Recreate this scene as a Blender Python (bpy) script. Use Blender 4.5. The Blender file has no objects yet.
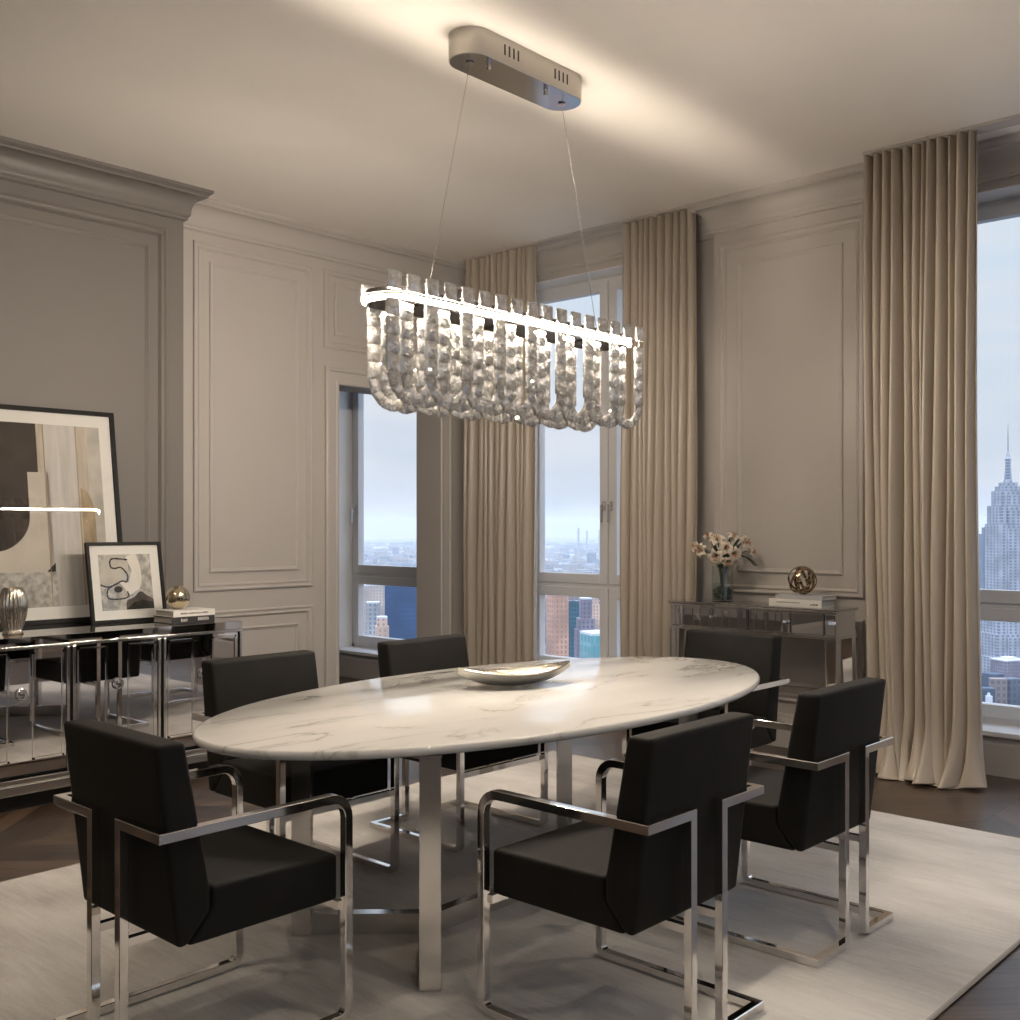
import bpy, bmesh, math, random
from mathutils import Vector, Matrix, noise
PI = math.pi
SC = bpy.context.scene
COL = SC.collection
rnd = random.Random(7)

# ------------------------------------------------------------------ camera
CH = 1.45
cam_d = bpy.data.cameras.new('camera'); cam = bpy.data.objects.new('camera', cam_d); COL.objects.link(cam)
cam.location = (0, 0, CH)
cam.rotation_euler = (PI / 2, 0, math.radians(42.7))
cam_d.sensor_width = 36; cam_d.lens = 36 * 1072 / 1020
cam_d.shift_y = 15 / 1020
cam_d.clip_start = .05; cam_d.clip_end = 60000
SC.camera = cam

# ------------------------------------------------------------------ view, sky
SC.view_settings.view_transform = 'Standard'; SC.view_settings.look = 'None'
SC.view_settings.gamma = 1; SC.view_settings.use_curve_mapping = False
SC.view_settings.exposure = 0.18
LED_STRENGTH = 620.0
ADDED_DOWNLIGHT_STRENGTH = 470.0
SKY_STRENGTH = 1.0
try:
    SC.cycles.sample_clamp_indirect = 4.0
    SC.cycles.max_bounces = 12; SC.cycles.diffuse_bounces = 5; SC.cycles.glossy_bounces = 5
    SC.cycles.transmission_bounces = 8; SC.cycles.transparent_max_bounces = 24
    SC.cycles.volume_bounces = 3; SC.cycles.caustics_reflective = False; SC.cycles.caustics_refractive = False
except Exception:
    pass
w = bpy.data.worlds.new('dusk_sky'); SC.world = w; w.use_nodes = True
nt = w.node_tree; nt.nodes.clear()
def N(nt, t, **kw):
    n = nt.nodes.new(t)
    for k, v in kw.items():
        if k.startswith('i_'):
            n.inputs[k[2:].replace('_', ' ')].default_value = v
        else:
            setattr(n, k, v)
    return n
def L(nt, a, b): nt.links.new(a, b)
def ramp(nt, fac, stops, interp='LINEAR'):
    r = nt.nodes.new('ShaderNodeValToRGB'); r.color_ramp.interpolation = interp
    e = r.color_ramp.elements
    e[0].position, e[0].color = stops[0][0], (*stops[0][1], 1)
    e[1].position, e[1].color = stops[-1][0], (*stops[-1][1], 1)
    for p, c in stops[1:-1]:
        q = e.new(p); q.color = (*c, 1)
    if fac is not None: L(nt, fac, r.inputs['Fac'])
    return r
tc = N(nt, 'ShaderNodeTexCoord'); sep = N(nt, 'ShaderNodeSeparateXYZ'); L(nt, tc.outputs['Generated'], sep.inputs[0])
skyr = ramp(nt, sep.outputs['Z'], [(0.0, (.55, .61, .68)), (.05, (.61, .65, .71)), (.12, (.62, .68, .75)), (.25, (.62, .71, .80)), (.6, (.48, .59, .78)), (1, (.40, .51, .75))])
mp = N(nt, 'ShaderNodeMapping'); mp.inputs['Scale'].default_value = (2.2, 2.2, 12); L(nt, tc.outputs['Generated'], mp.inputs['Vector'])
nz = N(nt, 'ShaderNodeTexNoise'); nz.inputs['Scale'].default_value = 2.2; nz.inputs['Detail'].default_value = 6; L(nt, mp.outputs[0], nz.inputs['Vector'])
cr = ramp(nt, nz.outputs['Fac'], [(.42, (0, 0, 0)), (.68, (1, 1, 1))])
mx = N(nt, 'ShaderNodeMix', data_type='RGBA'); L(nt, cr.outputs[0], mx.inputs[0]); L(nt, skyr.outputs[0], mx.inputs[6]); mx.inputs[7].default_value = (.72, .735, .77, 1)
zen = N(nt, 'ShaderNodeMapRange', interpolation_type='SMOOTHSTEP')          # an overcast sky is brightest overhead
for k_, v_ in (('From Min', .30), ('From Max', .85), ('To Min', SKY_STRENGTH), ('To Max', SKY_STRENGTH * 4.6)): zen.inputs[k_].default_value = v_
L(nt, sep.outputs['Z'], zen.inputs['Value'])
bg = N(nt, 'ShaderNodeBackground'); L(nt, zen.outputs['Result'], bg.inputs['Strength']); L(nt, mx.outputs[2], bg.inputs['Color'])
wo = N(nt, 'ShaderNodeOutputWorld'); L(nt, bg.outputs[0], wo.inputs['Surface'])

# ------------------------------------------------------------------ materials
def newmat(name):
    m = bpy.data.materials.new(name); m.use_nodes = True
    nt = m.node_tree; nt.nodes.clear()
    o = N(nt, 'ShaderNodeOutputMaterial')
    return m, nt, o
def pbr(name, col, rough=.5, metal=0, noise_amt=0.0, noise_scale=8, bump=0.0, bump_scale=60, sheen=0, sheen_col=(1, 1, 1), ior=1.5, emit=None, estr=0, coat=0, stretch=(1, 1, 1)):
    m, nt, o = newmat(name)
    b = N(nt, 'ShaderNodeBsdfPrincipled'); L(nt, b.outputs[0], o.inputs[0])
    b.inputs['Base Color'].default_value = (*col, 1); b.inputs['Roughness'].default_value = rough
    b.inputs['Metallic'].default_value = metal; b.inputs['IOR'].default_value = ior
    b.inputs['Sheen Weight'].default_value = sheen; b.inputs['Sheen Tint'].default_value = (*sheen_col, 1)
    b.inputs['Coat Weight'].default_value = coat
    if emit: b.inputs['Emission Color'].default_value = (*emit, 1); b.inputs['Emission Strength'].default_value = estr
    if noise_amt or bump:
        t = N(nt, 'ShaderNodeTexCoord'); mpn = N(nt, 'ShaderNodeMapping'); mpn.inputs['Scale'].default_value = stretch
        L(nt, t.outputs['Object'], mpn.inputs[0])
    if noise_amt:
        n = N(nt, 'ShaderNodeTexNoise'); n.inputs['Scale'].default_value = noise_scale; n.inputs['Detail'].default_value = 5
        L(nt, mpn.outputs[0], n.inputs['Vector'])
        lo = tuple(c * (1 - noise_amt) for c in col); hi = tuple(min(1, c * (1 + noise_amt)) for c in col)
        r = ramp(nt, n.outputs['Fac'], [(.3, lo), (.7, hi)]); L(nt, r.outputs[0], b.inputs['Base Color'])
    if bump:
        n2 = N(nt, 'ShaderNodeTexNoise'); n2.inputs['Scale'].default_value = bump_scale; n2.inputs['Detail'].default_value = 3
        L(nt, mpn.outputs[0], n2.inputs['Vector'])
        bp = N(nt, 'ShaderNodeBump'); bp.inputs['Strength'].default_value = bump; bp.inputs['Distance'].default_value = .01
        L(nt, n2.outputs['Fac'], bp.inputs['Height']); L(nt, bp.outputs[0], b.inputs['Normal'])
    return m
def clearglass(name, tint=(1, 1, 1), refl=1.0, rough=0.0):
    m, nt, o = newmat(name)
    tr = N(nt, 'ShaderNodeBsdfTransparent'); tr.inputs[0].default_value = (*tint, 1)
    gl = N(nt, 'ShaderNodeBsdfGlossy'); gl.inputs['Roughness'].default_value = rough
    ge = N(nt, 'ShaderNodeNewGeometry'); dt = N(nt, 'ShaderNodeVectorMath', operation='DOT_PRODUCT'); L(nt, ge.outputs['Incoming'], dt.inputs[0]); L(nt, ge.outputs['Normal'], dt.inputs[1])
    def mth(op, a, b_):
        n = N(nt, 'ShaderNodeMath', operation=op)
        for i, v in enumerate((a, b_)):
            if isinstance(v, (int, float)): n.inputs[i].default_value = v
            elif v is not None: L(nt, v, n.inputs[i])
        return n
    fr = mth('MULTIPLY_ADD', mth('POWER', mth('SUBTRACT', 1, mth('ABSOLUTE', dt.outputs['Value'], None).outputs[0]).outputs[0], 5).outputs[0], .95); fr.inputs[2].default_value = .04
    ml = N(nt, 'ShaderNodeMath', operation='MULTIPLY'); ml.inputs[1].default_value = refl; L(nt, fr.outputs[0], ml.inputs[0])
    mx = N(nt, 'ShaderNodeMixShader'); L(nt, ml.outputs[0], mx.inputs[0]); L(nt, tr.outputs[0], mx.inputs[1]); L(nt, gl.outputs[0], mx.inputs[2])
    L(nt, mx.outputs[0], o.inputs[0])
    return m
M = {}
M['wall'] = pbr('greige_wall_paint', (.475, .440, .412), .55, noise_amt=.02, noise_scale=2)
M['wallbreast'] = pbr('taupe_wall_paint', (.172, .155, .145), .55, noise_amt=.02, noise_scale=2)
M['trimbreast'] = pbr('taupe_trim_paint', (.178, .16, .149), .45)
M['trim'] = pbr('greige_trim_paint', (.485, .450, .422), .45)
M['ceiling'] = pbr('ceiling_paint', (.84, .79, .74), .8, noise_amt=.015, noise_scale=1.5)
M['frame'] = pbr('window_frame_paint', (.70, .69, .70), .4)
M['sill'] = pbr('window_sill_paint', (.78, .77, .76), .35)
M['pane'] = clearglass('window_glass', (.97, .985, 1), .7)
M['picglass'] = clearglass('picture_glass', (1, 1, 1), .9)
M['vaseglass'] = clearglass('vase_glass', (.93, .95, .94), 1.3)
M['chrome'] = pbr('polished_chrome', (.80, .78, .76), .07, 1)
M['chromes'] = pbr('satin_steel', (.74, .72, .69), .16, 1)
M['canopy'] = pbr('satin_nickel', (.72, .68, .62), .3, 1)
M['canopyb'] = pbr('brushed_steel_plate', (.62, .62, .64), .12, 1)
M['darkmetal'] = pbr('dark_nickel', (.22, .20, .18), .25, 1)
M['mirror'] = pbr('smoked_mirror', (.74, .73, .74), .015, 1)
M['mirrort'] = pbr('dark_mirror_glass', (.55, .54, .54), .03, 1)
M['black'] = pbr('black_lacquer', (.008, .008, .008), .3)
M['blackframe'] = pbr('black_picture_frame', (.012, .011, .011), .5)
M['blackframe'].node_tree.nodes['Principled BSDF'].inputs['Specular IOR Level'].default_value = .15
M['mat'] = pbr('white_mat_board', (.80, .78, .74), .8)
M['velvet'] = pbr('black_velvet', (.006, .0055, .005), .75, noise_amt=.35, noise_scale=7, bump=.06, bump_scale=240, sheen=.035, sheen_col=(.75, .62, .5))
M['velvet'].node_tree.nodes['Principled BSDF'].inputs['Specular IOR Level'].default_value = .25
M['curtain'] = pbr('taupe_satin_curtain', (.40, .345, .285), .34, sheen=.3, sheen_col=(1, .92, .8), bump=.05, bump_scale=300)
M['rugedge'] = pbr('rug_binding', (.36, .33, .30), .95)
M['silver'] = pbr('antique_silver', (.70, .64, .55), .16, 1, bump=.12, bump_scale=70)
M['silverout'] = pbr('brushed_silver', (.80, .78, .74), .28, 1)
M['silverin'] = pbr('hammered_pewter', (.62, .58, .50), .2, 1, bump=.5, bump_scale=60)
M['mercury'] = pbr('mercury_glass', (.62, .53, .38), .09, 1, bump=.5, bump_scale=22)
M['bronze'] = pbr('polished_bronze', (.36, .26, .17), .1, 1)
M['bookw'] = pbr('white_book_cover', (.80, .77, .72), .5)
M['bookg'] = pbr('grey_book_cover', (.42, .41, .42), .5)
M['bookd'] = pbr('dark_book_cover', (.03, .028, .03), .4)
M['pages'] = pbr('book_pages', (.62, .58, .52), .9, noise_amt=.15, noise_scale=3, stretch=(1, 1, 220))
M['ink'] = pbr('book_spine_ink', (.05, .045, .05), .6)
M['inkw'] = pbr('book_spine_white_ink', (.6, .58, .55), .6)
M['petal'] = pbr('lily_petal', (.66, .57, .47), .6, noise_amt=.15, noise_scale=30)
M['stamen'] = pbr('lily_stamen', (.32, .12, .06), .7)
M['leaf'] = pbr('dark_green_leaf', (.035, .05, .022), .55, noise_amt=.3, noise_scale=20)
M['moss'] = pbr('submerged_greenery', (.03, .045, .025), .5, noise_amt=.5, noise_scale=60)
M['shell'] = pbr('corridor_backing', (.55, .51, .47), .8)

# LED: plain emitter
m, nt, o = newmat('warm_led_diffuser'); e = N(nt, 'ShaderNodeEmission'); e.inputs[0].default_value = (1, .87, .71, 1); e.inputs[1].default_value = LED_STRENGTH; L(nt, e.outputs[0], o.inputs[0]); M['led'] = m
# crystal: glass that also lets light straight through its thin edges
m, nt, o = newmat('cut_crystal')
g = N(nt, 'ShaderNodeBsdfGlass'); g.inputs['IOR'].default_value = 1.55; g.inputs['Roughness'].default_value = 0
g.inputs['Color'].default_value = (1, .985, .96, 1)
t = N(nt, 'ShaderNodeBsdfTransparent'); t.inputs[0].default_value = (1, 1, 1, 1)
gg = N(nt, 'ShaderNodeBsdfGlossy'); gg.inputs['Roughness'].default_value = .02
mx1 = N(nt, 'ShaderNodeMixShader'); mx1.inputs[0].default_value = .12; L(nt, g.outputs[0], mx1.inputs[1]); L(nt, t.outputs[0], mx1.inputs[2])
mx2 = N(nt, 'ShaderNodeMixShader'); mx2.inputs[0].default_value = .22; L(nt, mx1.outputs[0], mx2.inputs[1]); L(nt, gg.outputs[0], mx2.inputs[2])
df = N(nt, 'ShaderNodeBsdfDiffuse'); df.inputs[0].default_value = (.95, .93, .9, 1)
mx4 = N(nt, 'ShaderNodeMixShader'); mx4.inputs[0].default_value = .22; L(nt, mx2.outputs[0], mx4.inputs[1]); L(nt, df.outputs[0], mx4.inputs[2])
L(nt, mx4.outputs[0], o.inputs[0]); M['crystal'] = m

m, nt, o = newmat('uplight_dimming_acrylic'); t = N(nt, 'ShaderNodeBsdfTransparent'); t.inputs[0].default_value = (.84, .84, .84, 1); tl = N(nt, 'ShaderNodeBsdfTranslucent'); tl.inputs[0].default_value = (.7, .7, .7, 1)
mx = N(nt, 'ShaderNodeMixShader'); mx.inputs[0].default_value = .25; L(nt, t.outputs[0], mx.inputs[1]); L(nt, tl.outputs[0], mx.inputs[2]); L(nt, mx.outputs[0], o.inputs[0]); M['frosted'] = m
# marble
m, nt, o = newmat('white_marble'); b = N(nt, 'ShaderNodeBsdfPrincipled'); L(nt, b.outputs[0], o.inputs[0])
t = N(nt, 'ShaderNodeTexCoord'); mpn = N(nt, 'ShaderNodeMapping'); mpn.inputs['Rotation'].default_value = (0, 0, math.radians(12)); mpn.inputs['Scale'].default_value = (3.0, .95, 1)
L(nt, t.outputs['Object'], mpn.inputs[0])
n1 = N(nt, 'ShaderNodeTexNoise'); n1.inputs['Scale'].default_value = 1.6; n1.inputs['Detail'].default_value = 6; n1.inputs['Roughness'].default_value = .52; n1.inputs['Distortion'].default_value = .5
L(nt, mpn.outputs[0], n1.inputs['Vector'])
sb = N(nt, 'ShaderNodeMath', operation='SUBTRACT'); sb.inputs[1].default_value = .5; L(nt, n1.outputs['Fac'], sb.inputs[0])
ab = N(nt, 'ShaderNodeMath', operation='ABSOLUTE'); L(nt, sb.outputs[0], ab.inputs[0])
r1 = ramp(nt, ab.outputs[0], [(0, (.36, .345, .325)), (.007, (.54, .52, .49)), (.03, (.65, .63, .605)), (.2, (.70, .685, .665))])
n2 = N(nt, 'ShaderNodeTexNoise'); n2.inputs['Scale'].default_value = 1.1; n2.inputs['Detail'].default_value = 3; L(nt, mpn.outputs[0], n2.inputs['Vector'])
r2 = ramp(nt, n2.outputs['Fac'], [(.45, (0, 0, 0)), (.62, (1, 1, 1))])
mx = N(nt, 'ShaderNodeMix', data_type='RGBA'); L(nt, r2.outputs[0], mx.inputs[0]); mx.inputs[6].default_value = (.70, .685, .665, 1); L(nt, r1.outputs[0], mx.inputs[7])
L(nt, mx.outputs[2], b.inputs['Base Color']); b.inputs['Roughness'].default_value = .09; M['marble'] = m

# chevron floor
m, nt, o = newmat('dark_chevron_floor'); b = N(nt, 'ShaderNodeBsdfPrincipled'); L(nt, b.outputs[0], o.inputs[0])
t = N(nt, 'ShaderNodeTexCoord'); sp = N(nt, 'ShaderNodeSeparateXYZ'); L(nt, t.outputs['Object'], sp.inputs[0])
def MT(op, a, bb=None, c=None):
    n = N(nt, 'ShaderNodeMath', operation=op)
    for i, v in enumerate((a, bb, c)):
        if v is None: continue
        if isinstance(v, (int, float)): n.inputs[i].default_value = v
        else: L(nt, v, n.inputs[i])
    return n.outputs[0]
W_ = .62; P_ = .155
band = MT('FLOOR', MT('DIVIDE', sp.outputs['X'], W_))
pp = MT('PINGPONG', sp.outputs['X'], W_)
v = MT('SUBTRACT', sp.outputs['Y'], pp)
vd = MT('DIVIDE', v, P_)
idx = MT('FLOOR', vd); fr = MT('FRACT', vd)
cmb = N(nt, 'ShaderNodeCombineXYZ'); L(nt, idx, cmb.inputs[0]); L(nt, band, cmb.inputs[1])
wn = N(nt, 'ShaderNodeTexWhiteNoise', noise_dimensions='3D'); L(nt, cmb.outputs[0], wn.inputs['Vector'])
# grain along the plank
u = MT('ADD', sp.outputs['Y'], pp)
cg = N(nt, 'ShaderNodeCombineXYZ'); L(nt, MT('MULTIPLY', v, 14), cg.inputs[0]); L(nt, MT('MULTIPLY', u, .8), cg.inputs[1]); L(nt, wn.outputs['Value'], cg.inputs[2])
ng = N(nt, 'ShaderNodeTexNoise'); ng.inputs['Scale'].default_value = 3; ng.inputs['Detail'].default_value = 6; L(nt, cg.outputs[0], ng.inputs['Vector'])
tone = MT('ADD', MT('MULTIPLY', wn.outputs['Value'], .45), MT('MULTIPLY', ng.outputs['Fac'], .55))
rf = ramp(nt, tone, [(.2, (.022, .014, .010)), (.5, (.055, .035, .024)), (.8, (.115, .075, .050))])
gap = MT('LESS_THAN', MT('MINIMUM', fr, MT('SUBTRACT', 1, fr)), .026)
gap2 = MT('LESS_THAN', MT('MINIMUM', pp, MT('SUBTRACT', W_, pp)), .003)
gp = MT('MAXIMUM', gap, gap2)
mx = N(nt, 'ShaderNodeMix', data_type='RGBA'); L(nt, gp, mx.inputs[0]); L(nt, rf.outputs[0], mx.inputs[6]); mx.inputs[7].default_value = (.012, .008, .006, 1)
L(nt, mx.outputs[2], b.inputs['Base Color']); b.inputs['Roughness'].default_value = .3
bp = N(nt, 'ShaderNodeBump'); bp.inputs['Strength'].default_value = .25; bp.inputs['Distance'].default_value = .003; L(nt, MT('SUBTRACT', ng.outputs['Fac'], gp), bp.inputs['Height']); L(nt, bp.outputs[0], b.inputs['Normal'])
M['floor'] = m

# rug
m, nt, o = newmat('silky_grey_rug'); b = N(nt, 'ShaderNodeBsdfPrincipled'); L(nt, b.outputs[0], o.inputs[0])
t = N(nt, 'ShaderNodeTexCoord')
def nz_(scale, st, det=4):
    mpn = N(nt, 'ShaderNodeMapping'); mpn.inputs['Scale'].default_value = st; L(nt, t.outputs['Object'], mpn.inputs[0])
    n = N(nt, 'ShaderNodeTexNoise'); n.inputs['Scale'].default_value = scale; n.inputs['Detail'].default_value = det; L(nt, mpn.outputs[0], n.inputs['Vector']); return n.outputs['Fac']
a1 = nz_(1.6, (.7, 1.6, 1), 5); a2 = nz_(6, (1, 9, 1), 4); a3 = nz_(60, (1, 8, 1), 2)
tt = MT('ADD', MT('ADD', MT('MULTIPLY', a1, .62), MT('MULTIPLY', a2, .18)), MT('MULTIPLY', a3, .2))
rr = ramp(nt, tt, [(.38, (.36, .335, .315)), (.5, (.52, .49, .46)), (.62, (.64, .61, .575))])
L(nt, rr.outputs[0], b.inputs['Base Color']); b.inputs['Roughness'].default_value = .8
b.inputs['Sheen Weight'].default_value = .25
bp = N(nt, 'ShaderNodeBump'); bp.inputs['Strength'].default_value = .3; bp.inputs['Distance'].default_value = .004; L(nt, MT('ADD', a3, nz_(220, (1, 1, 1), 2)), bp.inputs['Height']); L(nt, bp.outputs[0], b.inputs['Normal'])
M['rug'] = m

def art(name, base, amt, scale, stretch=(1, 1, 1)):
    M[name] = pbr(name, base, .85, noise_amt=amt, noise_scale=scale, stretch=stretch)
art('paint_dark_umber', (.045, .034, .026), .5, 6); art('paint_cream', (.56, .51, .44), .12, 5); art('paint_pale_grey', (.56, .53, .50), .14, 4, (1, 6, .6))
art('paint_sand', (.50, .44, .36), .22, 4, (1, 5, 1)); art('paint_tan', (.34, .26, .17), .35, 5, (1, 3, 1)); art('paint_concrete', (.42, .40, .37), .45, 24)
art('paint_black', (.012, .011, .010), .2, 9); art('paint_stone', (.50, .47, .42), .2, 7); art('paint_smoke', (.07, .06, .055), .8, 9); art('paint_white', (.74, .70, .64), .08, 6)

# city facades : window grid in object space (metres)
def facade(name, wall, glass, sx=3.0, sz=3.6, frac=.55, rough=.4, emitlit=0):
    m, nt, o = newmat(name); b = N(nt, 'ShaderNodeBsdfPrincipled'); L(nt, b.outputs[0], o.inputs[0])
    t = N(nt, 'ShaderNodeTexCoord'); sp = N(nt, 'ShaderNodeSeparateXYZ'); L(nt, t.outputs['Object'], sp.inputs[0])
    def MT(op, a, bb=None):
        n = N(nt, 'ShaderNodeMath', operation=op)
        for i, v in enumerate((a, bb)):
            if v is None: continue
            if isinstance(v, (int, float)): n.inputs[i].default_value = v
            else: L(nt, v, n.inputs[i])
        return n.outputs[0]
    h = MT('ADD', sp.outputs['X'], MT('MULTIPLY', sp.outputs['Y'], 1.01))
    fx = MT('LESS_THAN', MT('FRACT', MT('DIVIDE', h, sx)), frac)
    fz = MT('LESS_THAN', MT('FRACT', MT('DIVIDE', sp.outputs['Z'], sz)), .62)
    geo = N(nt, 'ShaderNodeNewGeometry'); s2 = N(nt, 'ShaderNodeSeparateXYZ'); L(nt, geo.outputs['Normal'], s2.inputs[0])
    side = MT('LESS_THAN', MT('ABSOLUTE', s2.outputs['Z']), .5)
    k = MT('MULTIPLY', MT('MULTIPLY', fx, fz), side)
    nn = N(nt, 'ShaderNodeTexNoise'); nn.inputs['Scale'].default_value = .06; nn.inputs['Detail'].default_value = 4; L(nt, t.outputs['Object'], nn.inputs['Vector'])
    r = ramp(nt, nn.outputs['Fac'], [(.35, tuple(c * .75 for c in wall)), (.65, tuple(min(1, c * 1.2) for c in wall))])
    mx = N(nt, 'ShaderNodeMix', data_type='RGBA'); L(nt, k, mx.inputs[0]); L(nt, r.outputs[0], mx.inputs[6]); mx.inputs[7].default_value = (*glass, 1)
    L(nt, mx.outputs[2], b.inputs['Base Color']); b.inputs['Roughness'].default_value = rough
    M[name] = m
facade('limestone_facade', (.40, .41, .46), (.15, .19, .27), 6.5, 3.7, .45)
facade('blue_glass_facade', (.025, .075, .19), (.018, .055, .15), 2.4, 3.8, .7, .15)
facade('beige_facade', (.62, .50, .42), (.40, .36, .36), 3.2, 3.4, .45)
facade('grey_facade', (.46, .45, .46), (.20, .23, .28), 3.4, 3.4, .5)
facade('peach_facade', (.72, .50, .38), (.42, .32, .30), 3.0, 3.3, .4)
facade('orange_brick_facade', (.66, .37, .25), (.40, .25, .21), 3.0, 3.3, .45)
facade('teal_glass_facade', (.04, .13, .17), (.02, .08, .13), 2.6, 3.8, .7, .15)
facade('mauve_brick_facade', (.27, .23, .28), (.14, .14, .20), 3.2, 3.5, .5)
facade('aqua_glass_facade', (.22, .47, .50), (.14, .38, .43), 4.0, 5.0, .7, .15)
facade('slate_facade', (.10, .13, .20), (.05, .08, .13), 3.0, 3.6, .6, .2)
M['roofwhite'] = pbr('pale_roof', (.72, .74, .78), .8); M['roofgreen'] = pbr('verdigris_roof', (.35, .50, .50), .7)
# filler blocks: colour by building position
m, nt, o = newmat('distant_blocks'); b = N(nt, 'ShaderNodeBsdfPrincipled'); L(nt, b.outputs[0], o.inputs[0])
t = N(nt, 'ShaderNodeTexCoord'); at = N(nt, 'ShaderNodeAttribute', attribute_name='tone')
sp = N(nt, 'ShaderNodeSeparateXYZ'); L(nt, t.outputs['Object'], sp.inputs[0])
h = MT('ADD', sp.outputs['X'], sp.outputs['Y'])
k = MT('MULTIPLY', MT('LESS_THAN', MT('FRACT', MT('DIVIDE', h, 7)), .5), MT('LESS_THAN', MT('FRACT', MT('DIVIDE', sp.outputs['Z'], 6)), .55))
rc = ramp(nt, at.outputs['Fac'], [(0, (.06, .085, .13)), (.3, (.16, .17, .21)), (.5, (.33, .24, .21)), (.65, (.40, .34, .31)), (.8, (.22, .28, .36)), (.93, (.62, .62, .64)), (1, (.85, .87, .9))])
dk = N(nt, 'ShaderNodeMix', data_type='RGBA', blend_type='MULTIPLY'); L(nt, MT('MULTIPLY', k, .55), dk.inputs[0]); L(nt, rc.outputs[0], dk.inputs[6]); dk.inputs[7].default_value = (.25, .3, .42, 1)
L(nt, dk.outputs[2], b.inputs['Base Color']); b.inputs['Roughness'].default_value = .8; M['blocks'] = m
m, nt, o = newmat('city_ground'); b = N(nt, 'ShaderNodeBsdfPrincipled'); L(nt, b.outputs[0], o.inputs[0])
t = N(nt, 'ShaderNodeTexCoord'); n = N(nt, 'ShaderNodeTexNoise'); n.inputs['Scale'].default_value = .004; n.inputs['Detail'].default_value = 8; L(nt, t.outputs['Object'], n.inputs['Vector'])
r = ramp(nt, n.outputs['Fac'], [(.3, (.06, .08, .10)), (.5, (.13, .14, .15)), (.7, (.24, .22, .20))]); L(nt, r.outputs[0], b.inputs['Base Color']); b.inputs['Roughness'].default_value = .9; M['ground'] = m
M['water'] = pbr('river_water', (.45, .52, .60), .12)

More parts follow.
